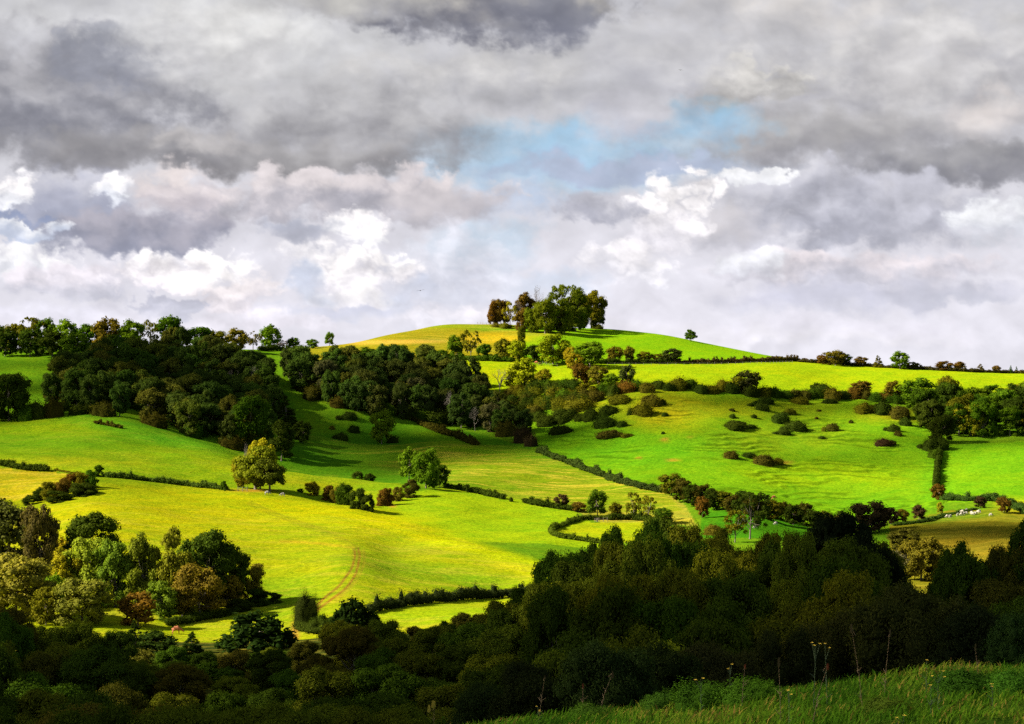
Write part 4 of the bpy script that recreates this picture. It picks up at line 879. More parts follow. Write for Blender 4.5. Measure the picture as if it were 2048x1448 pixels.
ff = np.concatenate([b8 + np.array([[0, 1, 3, 2]]) + 2 * k for k in range(3)], 1).reshape(-1, 4)
patch = np.clip(.45 + .22 * swell(gx, gy, 1.7, 6, 33) + .17 * rg.randn(NB), 0, 1); patch[rg.rand(NB) < .05] = .95
tag(link('long_grass', np_mesh('long_grass', vv, ff, [gmat], {'v': ('FACE', 'FLOAT', np.repeat(patch, 3))})), 'uneven tufted green grass of the near slope with dry blades', 'grass', kind='stuff')
# broad-leaved tufts at the brow
YF = plain('yellow_petals', (.85, .55, .04), .7, 40, .2); STEM = plain('green_stem', (.03, .05, .01)); DRY = plain('dry_stalk', (.10, .06, .02)); SEED = plain('seed_head', (.13, .085, .03), .9, 60, .4); RUST = plain('rust_leaf', (.28, .06, .02), .8, 30, .3)
def near_pt(px, py_top, D):
    x = (px - CX) / F * D; return x, D, ground(x, D), -(py_top - CY) / F * D
def weed(px, ytop, D, heads, label, hmat=YF, smat=STEM, head=.013, lean=0.0, name='flowering_weed', cat='weed', hname='flower', group='yellow-flowered weeds on the grassy brow', long=1.0):
    x, y, z, zt = near_pt(px, ytop, D); H = max(zt - z, .12)
    r = random.Random(int(px)); top = bpy.data.objects.new(name, None); COL.objects.link(top); top.location = (x - lean, y, z); top.empty_display_size = .1
    segs = [((0, 0, -.02), (lean * .4, 0, H * .5), .003, .0022), ((lean * .4, 0, H * .5), (lean, 0, H * .97), .0022, .0013)]
    tips = []
    for k in range(heads):
        tx = lean + (r.uniform(-1, 1) * .055 if heads > 1 else 0); tz = H - (r.uniform(0, .06) if k else 0); ty = r.uniform(-.03, .03)
        segs.append(((lean * .7, 0, H * (.72 if heads > 1 else .9)), (tx, ty, tz), .0022, .0015)); tips.append((tx, ty, tz))
    for k in range(5):
        a = r.uniform(0, 6.28); zz = H * r.uniform(.1, .6); segs.append(((lean * zz / H, 0, zz), (lean * zz / H + math.cos(a) * .05, math.sin(a) * .05, zz + .04), .003, .001))
    Vt, Ft = tubes(segs, 5); link('stem', np_mesh('weed_stem', Vt, Ft, [smat]), top)
    for tp in tips:
        vs, fs = [], []
        if hname == 'flower':
            for q in range(9):
                a = q * .698; k = len(vs)
                for (rr, dz, da) in ((.2, 0, 0), (.8, .25, -.3), (1.1, .35, 0), (.8, .25, .3)): vs.append((tp[0] + math.cos(a + da) * head * rr, tp[1] + math.sin(a + da) * head * rr - head * .3 * dz, tp[2] + head * dz))
                fs.append((k, k+1, k+2, k+3))
        else:
            rr_ = np.random.RandomState(int(px) + 3)
            for q in range(90):
                t = rr_.rand(); a = rr_.rand() * 6.28; w_ = head * (1.1 - .7 * t) * (.6 + .5 * rr_.rand()); c0 = (tp[0] + math.cos(a) * w_, tp[1] + math.sin(a) * w_, tp[2] + head * long * 5 * (t - .8)); k = len(vs); e = head * .55
                vs += [(c0[0] - e, c0[1], c0[2]), (c0[0], c0[1] - e * .4, c0[2] + e), (c0[0] + e, c0[1], c0[2]), (c0[0], c0[1] + e * .4, c0[2] - e * .8)]; fs.append((k, k+1, k+2, k+3))
        link(hname, np_mesh(hname, vs, fs, [hmat]), top)
    return tag(top, label, cat, group)
weed(1632, 1286, 17, 3, 'two-headed yellow-flowered weed standing tallest in front of the dark shrubs', lean=.02); weed(1650, 1287, 17.5, 2, 'yellow-flowered weed right beside the tallest one', lean=-.02)
weed(1076, 1412, 19, 3, 'yellow-flowered weed at the far left end of the grass', head=.012); weed(1578, 1382, 15.5, 2, 'low pair of yellow flowers in the middle of the grass'); weed(1876, 1342, 16, 3, 'cluster of yellow flowers on the brow at the right'); weed(1853, 1320, 17, 1, 'single yellow flower left of the cluster on the right brow')
weed(1807, 1432, 13.5, 2, 'yellow flower low in the grass at the bottom right'); weed(1862, 1372, 15, 1, 'small yellow flower below the cluster'); weed(1985, 1368, 15, 2, 'pair of tiny yellow flowers near the right edge'); weed(1402, 1356, 18, 2, 'yellowish flower at the brow left of the tall seed heads', head=.016); weed(1460, 1330, 19, 2, 'dim yellow flowers at the brow in front of the dark shrub', head=.014)
GD = 'brown seed stalks on the grassy brow'
kw = dict(hmat=SEED, smat=DRY, head=.009, long=1.5, name='seed_stalk', cat='seed stalk', hname='seed_head', group=GD)
weed(1703, 1252, 16, 1, 'tallest brown seed stalk, leaning, near the middle of the brow', lean=-.10, **kw); weed(1557, 1318, 16.5, 1, 'dull seed stalk left of the tallest one', lean=-.02, **kw); weed(1780, 1262, 18, 1, 'faint seed stalk right of the tallest one', lean=.05, **kw)
weed(1490, 1330, 18, 1, 'short reddish seed stalk at the brow', lean=.03, hmat=RUST, smat=DRY, head=.008, name='seed_stalk', cat='seed stalk', hname='seed_head', group=GD); weed(1655, 1330, 15.5, 1, 'bent rusty dock stalk in front of the yellow-flowered pair', lean=.12, hmat=RUST, smat=DRY, head=.009, name='seed_stalk', cat='seed stalk', hname='seed_head', group=GD)
weed(1090, 1352, 20, 1, 'thin dry stem rising at the left end of the grass', lean=.06, hmat=DRY, smat=DRY, head=.006, name='seed_stalk', cat='seed stalk', hname='seed_head', group=GD); weed(1166, 1370, 20, 1, 'rusty stalk between the left shrubs and the grass', lean=.0, hmat=RUST, smat=DRY, head=.009, name='seed_stalk', cat='seed stalk', hname='seed_head', group=GD)
weed(868, 1404, 22, 3, 'pale yellowish weed at the bottom, left of centre', hmat=plain('pale_leaf', (.55, .42, .06)), smat=DRY, head=.015, lean=.0, name='tall_weed', cat='weed', hname='seed_head', group='pale weeds at the bottom of the picture'); weed(1950, 1290, 19, 1, 'brown stalk against the very dark shrub', lean=-.03, **kw); weed(1225, 1345, 20, 1, 'arching dry stem over the left end of the brow', lean=.14, hmat=DRY, smat=DRY, head=.009, long=1.5, name='seed_stalk', cat='seed stalk', hname='seed_head', group=GD)
# ================= animals and small things in the fields
FLEECE = plain('fleece', (.40, .36, .28), .95, 12, .12); REDHIDE = plain('red_brown_hide', (.34, .10, .035), .8, 3, .2); BROWNHIDE = plain('dark_bay_hide', (.16, .07, .035), .7, 3, .2)
def skin_body(name, joints, edges, radii, mat):
    me = bpy.data.meshes.new(name); me.from_pydata(joints, edges, []); me.materials.append(mat)
    o = bpy.data.objects.new(name, me); COL.objects.link(o)
    m = o.modifiers.new('skin', 'SKIN'); 
    sv = me.skin_vertices[0] if len(me.skin_vertices) else None
    if sv is None:
        return o
    for i, r_ in enumerate(radii): sv.data[i].radius = (r_ if isinstance(r_, tuple) else (r_, r_))
    sv.data[0].use_root = True
    o.modifiers.new('sub', 'SUBSURF').levels = 1; o.modifiers['sub'].render_levels = 2
    return o
def quadruped(name, s, mat, label, cat, px, py, rz, group=None, graze=True, dmin=500, body=(.25, .22), neck=.09, leg=.06, dmax=1300):
    """s = height at the shoulder"""
    hd = .28 if graze else 1.05
    J = [(0, 0, .72), (.42, 0, .74), (-.40, 0, .72), (.60, 0, .80 if not graze else .60), (.80, 0, hd + .12), (.98, 0, hd)]
    E = [(0, 1), (0, 2), (1, 3), (3, 4), (4, 5)]; Rr = [body[0], body[1], body[1], neck * 1.4, neck * 1.2, neck * .7]
    for sx_, sy_ in ((.36, .11), (.36, -.11)):
        k = len(J); J += [(sx_, sy_, .42), (sx_ - .02, sy_, .24), (sx_, sy_, .03)]; E += [(1, k), (k, k+1), (k+1, k+2)]; Rr += [leg * 1.4, leg, leg * .8]
    for sx_, sy_ in ((-.36, .11), (-.36, -.11)):
        k = len(J); J += [(sx_ + .04, sy_, .44), (sx_ - .07, sy_, .27), (sx_ - .02, sy_, .03)]; E += [(2, k), (k, k+1), (k+1, k+2)]; Rr += [leg * 1.6, leg, leg * .8]
    k = len(J); J.append((-.56, 0, .68)); E.append((2, k)); Rr.append(.04)
    J = [(a * s, b * s, c * s) for a, b, c in J]; Rr = [q * s for q in Rr]
    me = bpy.data.meshes.new(name + '_base'); me.from_pydata(J, E, [])
    o = bpy.data.objects.new(name, me); COL.objects.link(o)
    bpy.context.view_layer.update()
    o.modifiers.new('skin', 'SKIN'); sv = me.skin_vertices[0].data
    for i, r_ in enumerate(Rr): sv[i].radius = (r_, r_)
    sv[0].use_root = True
    sb = o.modifiers.new('sub', 'SUBSURF'); sb.levels = 1; sb.render_levels = 1
    dg = bpy.context.evaluated_depsgraph_get(); m2 = bpy.data.meshes.new_from_object(o.evaluated_get(dg))
    o.modifiers.clear(); o.data = m2; m2.materials.clear(); m2.materials.append(mat)
    x, D, z = W(px, py, dmin, dmax); o.location = (x, D, z); o.rotation_euler = (0, 0, rz)
    return tag(o, label, cat, group)
GSH = 'flock of sheep grazing in the brown field'
sh0 = None
for i, (px, py) in enumerate(((1895, 1036), (1900, 1036), (1915, 1033), (1923, 1032), (1928, 1031), (1932, 1030), (1925, 1026), (1932, 1024), (1943, 1029), (1946, 1031), (1950, 1030), (1956, 1027), (1959, 1026), (1981, 1033), (2004, 1023))):
    lab = 'white sheep grazing in the flock at the top of the brown field' if i < 13 else ('sheep grazing apart, right of the flock' if i == 13 else 'sheep farthest right, under the russet thorn tree')
    if sh0 is None: o = sh0 = quadruped('sheep', .82, FLEECE, lab, 'sheep', px, py, .2, GSH, dmin=520, body=(.30, .27), neck=.11)
    else:
        o = sh0.copy(); COL.objects.link(o); x, D, z = W(px, py, 520); o.location = (x, D, z); tag(o, lab, 'sheep', GSH)
    o.rotation_euler = (0, 0, rng.uniform(-.7, .7) + (math.pi if i % 3 == 0 else 0)); o.scale = (1.15,) * 3
for px, py, l in ((1511, 1058, 'single sheep low in the small green field, left one'), (1552, 1050, 'single sheep higher in the small green field, right one')):
    o = sh0.copy(); COL.objects.link(o); x, D, z = W(px, py, 520, 640); o.location = (x, D, z); tag(o, l, 'sheep'); o['group'] = 'sheep in the small green field'
quadruped('cow', 1.35, REDHIDE, 'red-brown cow grazing above the dark strip of trees', 'cow', 1547, 999, .3, dmin=600); quadruped('cow', 1.35, REDHIDE, 'red-brown cow in the shade below the sunlit tree group', 'cow', 352, 1268, .2, dmin=290, dmax=420)
quadruped('horse', 1.5, BROWNHIDE, 'dark bay horse beside the paddock fence below the hill', 'horse', 1080, 731, .4, dmin=850, body=(.23, .2), dmax=1000); quadruped('horse', 1.5, REDHIDE, 'chestnut horse behind the dark bay one', 'horse', 1073, 728, 2.6, dmin=850, body=(.23, .2), dmax=1000)
quadruped('cow', 1.3, plain('pale_hide', (.26, .24, .21)), 'pale cow resting in the shade of the lone group', 'cow', 534, 990, .1, dmin=500, dmax=640); quadruped('cow', 1.2, plain('grey_hide', (.2, .18, .15)), 'greyish cow at the end of the lone group shade', 'cow', 566, 993, 3.0, dmin=500, dmax=640)
WOODM = plain('weathered_timber', (.16, .13, .09))
def fence(pts, h, label, dmin, gap=3.0, dmax=1300):
    P = [np.array(W(a, b, dmin, dmax)) for a, b in smooth_path(pts, 4)]; P = np.array(P)
    dist = np.r_[0, np.cumsum(np.linalg.norm(np.diff(P[:, :2], axis=0), axis=1))]; s = np.arange(0, dist[-1], gap)
    top = bpy.data.objects.new('post_fence', None); COL.objects.link(top); top.location = P[0]
    X = np.interp(s, dist, P[:, 0]); Y = np.interp(s, dist, P[:, 1]); G = [ground(a, b) for a, b in zip(X, Y)]; o = P[0]
    pv, pf_ = tubes([((0, 0, -.1), (0, 0, h), .09, .08), ((0, 0, h), (0, 0, h + .06), .08, .01)], 6); pm = np_mesh('fence_post', pv, pf_, [WOODM])
    for a, b, c_ in zip(X, Y, G): q = link('post', pm, top); q.location = (a - o[0], b - o[1], c_ - o[2])
    for kz in (.45, .9):
        sg = [((X[i] - o[0], Y[i] - o[1], G[i] - o[2] + h * kz), (X[i+1] - o[0], Y[i+1] - o[1], G[i+1] - o[2] + h * kz), .03, .03) for i in range(len(X) - 1)]
        link('rail', np_mesh('fence_rail', *tubes(sg, 4), [WOODM]), top)
    return tag(top, label, 'fence')
fence([(1215, 730), (1350, 730), (1480, 728), (1590, 725)], 1.1, 'thin post fence along the upper edge of the plateau field', 880, 4.0); fence([(476, 982), (490, 983), (503, 983)], 1.2, 'short fence between the low hedge and the lone group', 560, 1.6)
fence([(1085, 728), (1100, 731), (1120, 734)], 1.2, 'short dark fence below the large rounded tree', 860, 2.5); fence([(1190, 1044), (1205, 1043), (1219, 1042)], 1.1, 'two pale posts and rails in the gap of the paddock hedge', 520, 1.8); fence([(955, 648), (975, 650), (985, 652)], 1.2, 'faint fence reaching the left end of the hilltop clump', 1040, 4)
BIRD = plain('dark_feathers', (.05, .045, .045))
def bird(px, py, D, span, label, tilt):
    x, z = (px - CX) / F * D, -(py - CY) / F * D; top = bpy.data.objects.new('bird', None); COL.objects.link(top); top.location = (x, D, z); top.rotation_euler = (0, tilt, .2)
    L = span
    bv, bf_ = tubes([((0, -.26 * L, 0), (0, -.16 * L, .01), .005, .035 * L), ((0, -.16 * L, .01), (0, .05 * L, 0), .035 * L, .055 * L), ((0, .05 * L, 0), (0, .22 * L, 0), .055 * L, .01), ((0, .2 * L, 0), (0, .32 * L, 0), .01, .04 * L)], 8); link('body', np_mesh('bird_body', bv, bf_, [BIRD]), top)
    for s_ in (-1, 1):
        v_ = [(0, .06*L, 0), (0, -.07*L, .01), (s_*.25*L, -.09*L, .07*L), (s_*.25*L, .07*L, .06*L), (s_*.5*L, .02*L, .02*L), (s_*.5*L, .05*L, .015*L)]; v_ = v_ + [(a, b, c - .012) for a, b, c in v_]
        link('wing', np_mesh('bird_wing', v_, [(0, 1, 2, 3), (3, 2, 4, 5), (6, 9, 8, 7), (9, 11, 10, 8), (1, 7, 8, 2), (2, 8, 10, 4), (0, 3, 9, 6), (3, 5, 11, 9)], [BIRD]), top)
    tag(top, label, 'bird', 'birds gliding in front of the clouds')
bird(841, 581, 260, 1.05, 'dark bird gliding low over the left flank of the hill', -.15); bird(1361, 140, 420, 1.0, 'dark bird high in the upper right sky', .05)

for i_, (px, D, w_, h_, c_) in enumerate(((1405, 19, .55, .30, (.04, .10, .008)), (1500, 18.5, .6, .26, (.05, .11, .008)), (1330, 19.5, .5, .22, (.045, .10, .01)), (1770, 16, .5, .22, (.06, .10, .01)), (1930, 17.5, .7, .30, (.04, .09, .008)), (2030, 17, .6, .26, (.05, .12, .01)), (1480, 14.8, .5, .16, (.05, .11, .01)), (1700, 14.2, .45, .14, (.035, .085, .008)), (1180, 19.5, .5, .2, (.045, .1, .01)), (1850, 14.0, .5, .14, (.07, .07, .012)))):
    x_ = (px - CX) / F * D
    q_ = tree('bush', x_, D, h_, w_, c_, 'leafy dark clump of broad weeds in the near grass', 'weed clump', 'weed clumps in the near grass', lod=1, name='weed_clump', sink=.02)


# ------------------------------------------------------------------ sun, sky, camera
el, az = R(SUN_EL), R(SUN_AZ)
S = np.array([-math.cos(el) * math.cos(az), -math.cos(el) * math.sin(az), math.sin(el)])
sl = bpy.data.lights.new('sun', 'SUN'); sl.energy = 5.0; sl.angle = R(.5); sl.color = (1.0, .93, .80)
so = bpy.data.objects.new('sun', sl); COL.objects.link(so)
from mathutils import Vector
so.rotation_euler = Vector(S).to_track_quat('Z', 'Y').to_euler()

SKY_K = .06
# unseen clouds added high on the left, placed and thinned to shade the land
CLM = plain('shade_cloud_white', (.82, .82, .84), 1.0, .004, .03)
def shade_cloud(px, D, zt, rx, ry, seed, n_l=46, t=1500, rot=0, sparse=0):
    x = (px - CX) / F * D
    c = np.array([x, D, zt]) + S * t
    rnd = np.random.RandomState(seed); Vs, Fs = [], []
    e1 = np.cross(S, [0, 0, 1.0]); e1 /= np.linalg.norm(e1)      # level, across the sun's rays (nearly along the view)
    e2 = np.array([e1[1], -e1[0], 0.0])                           # level, along the rays
    base, bf = [], []
    ns, nr = 20, 10
    for i in range(nr + 1):
        for j in range(ns):
            ph = math.pi * i / nr - math.pi / 2; th = 2 * math.pi * j / ns
            base.append((math.cos(ph) * math.cos(th), math.cos(ph) * math.sin(th), math.sin(ph)))
    for i in range(nr):
        for j in range(ns): bf.append((i*ns + j, i*ns + (j+1) % ns, (i+1)*ns + (j+1) % ns, (i+1)*ns + j))
    base = np.array(base); bf = np.array(bf)
    for k in range(n_l):
        a = rnd.rand() * 6.283; q = rnd.rand() ** .5
        a2 = a + rot
        off = e1 * (math.cos(a) * q * ry * .82) + e2 * (math.sin(a) * q * rx * .82)
        rr = (.17 + .16 * rnd.rand()) * min(rx, ry) * (1.25 - .5 * q)
        if sparse: rr *= sparse / .22 * .55
        off = off + np.array([0, 0, rnd.rand() * rr * 1.0])
        b = base * (1 + .10 * np.sin(base[:, :1] * 9 + k) * np.sin(base[:, 1:2] * 8 + k * 2) + .05 * np.sin(base[:, 2:] * 17 + k))
        vv = b * rr; vv[:, 2] = np.where(vv[:, 2] < -rr * .3, -rr * .3 + (vv[:, 2] + rr * .3) * .25, vv[:, 2])
        Vs.append(vv + off); Fs.append(bf + k * len(base))
    o = link('shade_cloud', np_mesh('shade_cloud', np.concatenate(Vs), np.concatenate(Fs), [CLM], None, True))
    o.location = c
    tag(o, kind='structure')
for a_ in SHADE_CLOUDS: shade_cloud(*a_[:6], **(a_[6] if len(a_) > 6 else {}))


w = bpy.data.worlds.new('World'); SC.world = w; w.use_nodes = True
w.node_tree.nodes.clear(); n = NT(w.node_tree)
sky = n.node('ShaderNodeTexSky', sky_type='NISHITA'); sky.sun_disc = False
sky.sun_elevation = el; sky.sun_rotation = math.atan2(S[0], S[1]); sky.altitude = 100
dirv = n.node('ShaderNodeTexCoord').outputs['Generated']
# ---- cloud pattern over directions of view, worked out once and held by a far curved backdrop named sky
def gnoise(x, y, seed):
    r = np.random.RandomState(seed); perm = r.permutation(512); perm = np.r_[perm, perm]
    ga = r.rand(512) * 6.28318
    xi = np.floor(x).astype(int); yi = np.floor(y).astype(int); xf, yf = x - xi, y - yi
    u_ = xf**3 * (xf * (xf * 6 - 15) + 10); v_ = yf**3 * (yf * (yf * 6 - 15) + 10)
    def gr(ix, iy, dx, dy):
        h = perm[(perm[ix & 511] + iy) & 511]
        return np.cos(ga[h]) * dx + np.sin(ga[h]) * dy
    a = gr(xi, yi, xf, yf); b = gr(xi + 1, yi, xf - 1, yf); c = gr(xi, yi + 1, xf, yf - 1); d = gr(xi + 1, yi + 1, xf - 1, yf - 1)
    return ((a * (1 - u_) + b * u_) * (1 - v_) + (c * (1 - u_) + d * u_) * v_) * 1.5
def fbm(x, y, seed, oc=5, g=.5, turb=False):
    o = 0; a = 1; s_ = 0
    for k in range(oc):
        t = gnoise(x * 2**k + 13.7 * k, y * 2**k + 7.1 * k, seed + k)
        o = o + a * (1 - 2.2 * np.abs(t) if turb else t); s_ += a; a *= g
    return o / s_
sx_ = np.concatenate([np.arange(-2600, -60, 60), np.arange(-60, 2110, 2.2), np.arange(2110, 4650, 60)])
sy_ = np.concatenate([np.arange(-1500, -60, 60), np.arange(-60, 780, 2.2), np.arange(780, 1100, 40)])
SXg, SYg = np.meshgrid(sx_, sy_, indexing='ij')
A_, B_ = SXg / 100, SYg / 100 * 1.3
w1x, w1y = fbm(A_ * .45, B_ * .45, 1, 4), fbm(A_ * .45, B_ * .45, 21, 4)
w2x, w2y = fbm(A_ * 1.6, B_ * 1.6, 41, 6, .56), fbm(A_ * 1.6, B_ * 1.6, 61, 6, .56)
XW = SXg + 60 * w1x + 46 * w2x; YW = SYg + 36 * w1y + 34 * w2y
puff = -fbm(A_ * 1.05 + .45 * w2x + .3 * w1x, B_ * 1.15 + .45 * w2y, 81, 5, .5, True); puff = (puff - puff.mean()) / puff.std() * .33
emb = puff - np.roll(np.roll(puff, 9, 0), 11, 1); emb = emb / emb.std() * .33
emb = np.clip(emb, -.8, .8)
pl_ = -fbm(A_ * .62 + .5 * w1x, B_ * .8 + .4 * w1y, 181, 3, .42, True); pl_ = (pl_ - pl_.mean()) / pl_.std() * .33
embl = pl_ - np.roll(np.roll(pl_, 16, 0), 22, 1); embl = np.clip(embl / embl.std() * .33, -.8, .8)
edge = fbm(A_ * 1.1, B_ * 1.1, 101, 7, .6); soft_n = fbm(A_ * .8 + .5 * w1x, B_ * .9 + .5 * w1y, 121, 3, .45); fine = fbm(A_ * 2.4, B_ * 2.8, 141, 6, .55)
def ss(x, a, b):
    t = np.clip((x - a) / (b - a), 0, 1); return t * t * (3 - 2 * t)
lc = lambda c: np.array(c, float)
sk = lc((203, 203, 209))[None, None] * (1 - ss(SYg, 100, 660))[..., None] + lc((233, 231, 241))[None, None] * ss(SYg, 100, 660)[..., None]
sk = sk * (1 + .04 * soft_n + .02 * emb + .05 * embl)[..., None]
def lay(cx_, cy_, rx, ry, top, bot, soft=.5, rag=1.0, k=1.0, pf=0.0, lit=.075, ang=0.0):
    global sk
    dx, dy_ = (XW - cx_), (YW - cy_)
    if ang: dx, dy_ = dx * math.cos(ang) + dy_ * math.sin(ang), -dx * math.sin(ang) + dy_ * math.cos(ang)
    dx = dx / rx; dy_ = dy_ / ry
    e = 1 - dx * dx - dy_ * dy_ * np.where(dy_ > 0, 1.25, .9) + rag * edge * 1.15 + pf * puff * 1.1
    mk = k * ss(e, -soft * .55, soft * 1.25)
    t = ss(dy_ + .8 * soft_n - (.08 + .4 * pf) * emb - .45 * embl - .2 * pf * puff, -.9, .9)
    c = lc(top)[None, None] * (1 - t)[..., None] + lc(bot)[None, None] * t[..., None]
    c = c * (1 + lit * ((.18 + 1.3 * pf) * emb + .9 * embl) + lit * .45 * fine)[..., None]
    sk = sk * (1 - mk)[..., None] + c * mk[..., None]
WH = (257, 253, 254)
for a_ in [
 (1110, 315, 380, 78, (164, 200, 227), (184, 208, 230), .8, .8), (1250, 335, 330, 30, (168, 190, 218), (186, 194, 214), .9, 1.0),
 (950, 500, 120, 60, (196, 214, 232), (208, 220, 236), 1, 1), (1020, 410, 110, 50, (186, 200, 222), (204, 210, 226), 1, 1), (1100, 580, 110, 40, (214, 224, 242), (222, 228, 242), 1, 1, .8),
 (480, 95, 330, 150, (226, 226, 226), (208, 208, 210), 1.0, .8), (160, 30, 260, 60, (214, 214, 216), (202, 202, 206), 1, .8),
 (1040, 150, 380, 95, (206, 205, 206), (184, 184, 190), 1, .9), (700, 245, 330, 112, (194, 193, 195), (155, 154, 160), .9, .7, 1, .2),
 (90, 200, 350, 150, (180, 179, 184), (134, 135, 146), .6, .9, 1, .3, .07), (230, 120, 120, 70, (160, 162, 172), (148, 150, 162), .6, 1.1, 1, .3), (560, 320, 330, 40, (176, 174, 176), (144, 142, 146), .7, .7), (250, 300, 300, 50, (168, 166, 169), (140, 139, 145), .8, .7),
 (400, 290, 120, 26, (196, 192, 192), (178, 175, 177), .8, 1.0, .8, .3),
 (940, -5, 310, 92, (182, 177, 169), (120, 121, 133), .6, .8, 1, .3), (1090, 30, 120, 70, (140, 141, 150), (124, 126, 140), .8, .8), (700, 0, 200, 40, (196, 194, 190), (176, 175, 178), 1, .9),
 (1830, 180, 500, 200, (210, 208, 208), (182, 181, 187), .9, .8, 1, .2), (1560, 30, 260, 60, (214, 210, 208), (192, 191, 195), 1, 1.0), (1500, 172, 125, 52, (218, 215, 211), (184, 182, 182), .35, .6, .95, .5),
 (1330, 130, 140, 90, (204, 203, 206), (188, 188, 197), 1, .9), (1640, 285, 300, 62, (180, 178, 179), (160, 159, 166), .9, .8), (1920, 330, 280, 42, (168, 167, 171), (142, 142, 151), .6, .6), (2000, 235, 120, 52, (222, 215, 213), (200, 196, 198), 1, .8), (1850, 110, 130, 80, (222, 220, 220), (206, 204, 206), 1, 1.2),
 (1250, 235, 90, 60, (200, 199, 206), (188, 190, 204), 1, .8),
 (1430, 250, 125, 52, (150, 192, 222), (170, 197, 223), 1.1, 1.0, .9), (1250, 335, 250, 24, (186, 192, 212), (178, 190, 214), .8, .9, .8),
 (430, 95, 190, 95, (229, 228, 227), (206, 205, 207), 1.0, 1.0, .9, .2), (930, 150, 240, 46, (212, 210, 209), (196, 195, 198), .9, 1.0, .8, .3),
 (650, 398, 370, 62, (224, 216, 218), (182, 180, 190), .5, .7, 1, .6, .06), (350, 395, 80, 50, (233, 223, 222), (205, 198, 206), .7, .8, 1, .4), (880, 420, 120, 44, (212, 206, 210), (190, 187, 195), .8, .9),
 (130, 420, 150, 80, (186, 188, 205), (164, 168, 188), .8, .7), (270, 468, 190, 46, (182, 179, 191), (150, 153, 172), .5, .6, 1, .3),
 (1730, 425, 290, 88, (198, 198, 209), (174, 175, 188), .6, .7, 1, .4), (1460, 450, 80, 50, (214, 210, 214), (198, 197, 207), .9, .8),
 (890, 570, 180, 110, (230, 230, 240), (212, 216, 232), .9, .9, .9, .5, .07), (1340, 415, 110, 60, WH, (236, 232, 238), .6, 1.1, 1, 1.0), (1330, 470, 100, 60, (250, 246, 249), (232, 229, 238), .8, 1.1, 1, .8), (1510, 350, 80, 18, (248, 248, 250), (225, 226, 232), .4, 1.3, 1, .5), (1275, 540, 110, 50, (250, 246, 250), (226, 226, 236), .6, .9, 1, .7),
 (1215, 422, 90, 44, (188, 188, 199), (178, 179, 193), .7, 1.3, .95, .5), (1990, 440, 90, 50, (240, 241, 245), (216, 218, 228), .7, 1.1, 1, .5),
 (1720, 540, 340, 32, (236, 228, 233), (206, 205, 217), .6, .7, 1, .5), (1800, 590, 260, 24, (212, 211, 224), (204, 205, 219), .8, .7), (1490, 530, 80, 22, (240, 240, 246), (224, 224, 234), .7, 1.1, 1, .6), (1640, 600, 200, 40, (210, 210, 226), (216, 216, 230), 1, .7),
 (14, 388, 56, 46, WH, (240, 242, 250), .6, 1.5, 1, .9), (226, 384, 52, 30, WH, (236, 239, 248), .7, 1.7, 1, .9), (45, 530, 120, 46, (254, 252, 253), (228, 230, 241), .5, 1.0, 1, .8), (30, 468, 110, 20, (246, 247, 252), (204, 212, 232), .4, 1.3, 1, .5), (40, 440, 60, 10, (150, 160, 190), (160, 170, 198), .6, 1),
 (150, 560, 150, 40, (236, 230, 238), (216, 216, 230), .6, .9, 1, .7, .08),
 (355, 540, 120, 44, WH, (240, 234, 242), .6, 1.2, 1, 1.1), (440, 560, 90, 50, WH, (238, 232, 240), .6, 1.2, 1, 1.0), (480, 590, 90, 44, (254, 246, 248), (236, 230, 238), .5, .8, 1, .8), (640, 512, 110, 30, WH, (240, 238, 246), .5, 1.3, 1, .9), (720, 545, 110, 50, WH, (240, 236, 244), .6, 1.2, 1, 1.1), (700, 465, 70, 32, WH, (248, 248, 252), .5, 1.2, 1, .8), (740, 588, 130, 24, (256, 253, 254), (236, 234, 243), .5, 1.1, 1, .6),
 (600, 476, 96, 22, (182, 185, 200), (190, 192, 207), .8, 1.5, .9, .4), (606, 562, 50, 46, (196, 203, 221), (212, 216, 231), .9, 1.4, .9, .4), (350, 602, 80, 26, (204, 204, 219), (212, 213, 228), .3, .9, 1, .6), (700, 618, 150, 18, (216, 218, 235), (228, 228, 240), .7, 1.0), (830, 590, 80, 30, (212, 216, 232), (222, 224, 238), .6, .9, 1, .6),
 (150, 625, 260, 26, (226, 224, 236), (236, 233, 243), .9, 1.0, 1, .5), (500, 645, 200, 22, (236, 232, 242), (238, 234, 244), .8, 1, 1, .6), (900, 640, 160, 26, (240, 236, 244), (236, 234, 244), .8, 1, 1, .6), (1500, 665, 480, 30, (238, 235, 246), (246, 243, 251), .9, 1.0),
]: lay(*a_)
sk = np.clip(sk, 0, 262)
q = sk / 255; ql = np.where(q <= .04045, q / 12.92, ((q + .055) / 1.055) ** 2.4) / GAIN
Rd = 9000.0
px_ = (SXg - CX) / F; py_ = -(SYg - CY) / F
L_ = np.sqrt(1 + px_ ** 2)
VV = np.stack([px_ / L_ * Rd, 1 / L_ * Rd, py_ / L_ * Rd], -1).reshape(-1, 3)
ids = np.arange(SXg.size).reshape(SXg.shape)
FF = np.stack([ids[:-1, :-1], ids[1:, :-1], ids[1:, 1:], ids[:-1, 1:]], -1).reshape(-1, 4)
skm, s2 = new_mat('cloudy_sky')
a2 = s2.node('ShaderNodeAttribute', attribute_name='Sky'); e2_ = s2.node('ShaderNodeEmission')
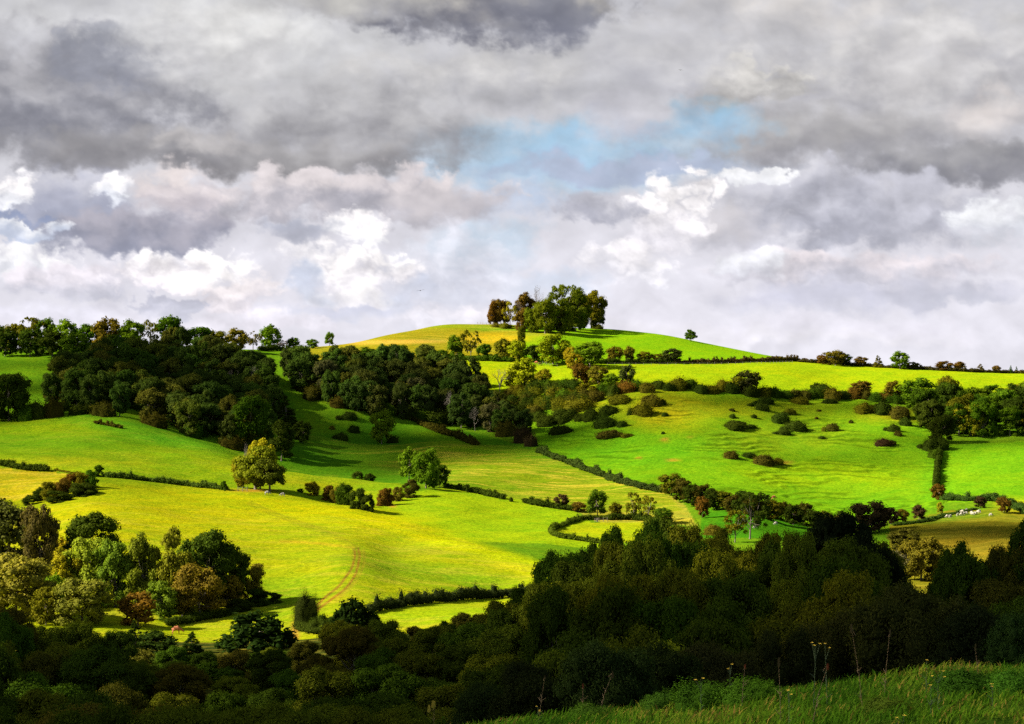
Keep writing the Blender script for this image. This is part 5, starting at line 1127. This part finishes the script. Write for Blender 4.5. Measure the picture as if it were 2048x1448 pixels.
dn = s2.noise(s2.v('MULTIPLY', s2.node('ShaderNodeNewGeometry').outputs['Position'], (1, 1, 1.4)), .012, 5, .55)
s2.l.new(s2.mix(1.0, a2.outputs['Color'], s2.mix(s2.lstep(dn, .3, .7), (.985,) * 3, (1.015,) * 3), 'MULTIPLY'), e2_.inputs[0])
s2.l.new(e2_.outputs[0], s2.node('ShaderNodeOutputMaterial').inputs[0])
skm.cycles.emission_sampling = 'NONE'
sme = np_mesh('sky', VV, FF, [skm], {'Sky': ('POINT', 'FLOAT_COLOR', np.concatenate([ql.reshape(-1, 3), np.ones((SXg.size, 1))], 1))}, True)
tag(link('sky', sme), kind='structure')
# round the rest of the horizon and overhead: open blue between heavier cloud
dv = n.v('MULTIPLY', dirv, (1.0, 1.0, 2.6))
big = n.noise(dv, 1.9, 3, .55)
far = n.mix(n.sstep(big, .42, .6), n.mix(1.0, sky.outputs[0], (SKY_K,) * 3, 'MULTIPLY'), (.105, .103, .10))
bg = n.node('ShaderNodeBackground'); n.l.new(far, bg.inputs[0]); bg.inputs[1].default_value = 1.0
n.l.new(bg.outputs[0], n.node('ShaderNodeOutputWorld').inputs[0])
w.cycles.sampling_method = 'MANUAL'; w.cycles.sample_map_resolution = 256


cam = bpy.data.cameras.new('camera'); cam.lens = 36 * F / 2048; cam.sensor_width = 36; cam.clip_start = .1; cam.clip_end = 20000
cam.dof.use_dof = True; cam.dof.focus_distance = 500; cam.dof.aperture_fstop = 9
co = bpy.data.objects.new('camera', cam); COL.objects.link(co); co.location = (0, 0, 0); co.rotation_euler = (R(90), 0, 0)
SC.camera = co
SC.view_settings.view_transform = 'Standard'; SC.view_settings.look = 'None'; SC.view_settings.exposure = EXPO; SC.view_settings.gamma = 1
SC.cycles.max_bounces = 5; SC.cycles.diffuse_bounces = 3; SC.cycles.glossy_bounces = 1; SC.cycles.transmission_bounces = 2
SC.cycles.use_adaptive_sampling = True; SC.cycles.adaptive_threshold = .02
SC.cycles.use_denoising = False
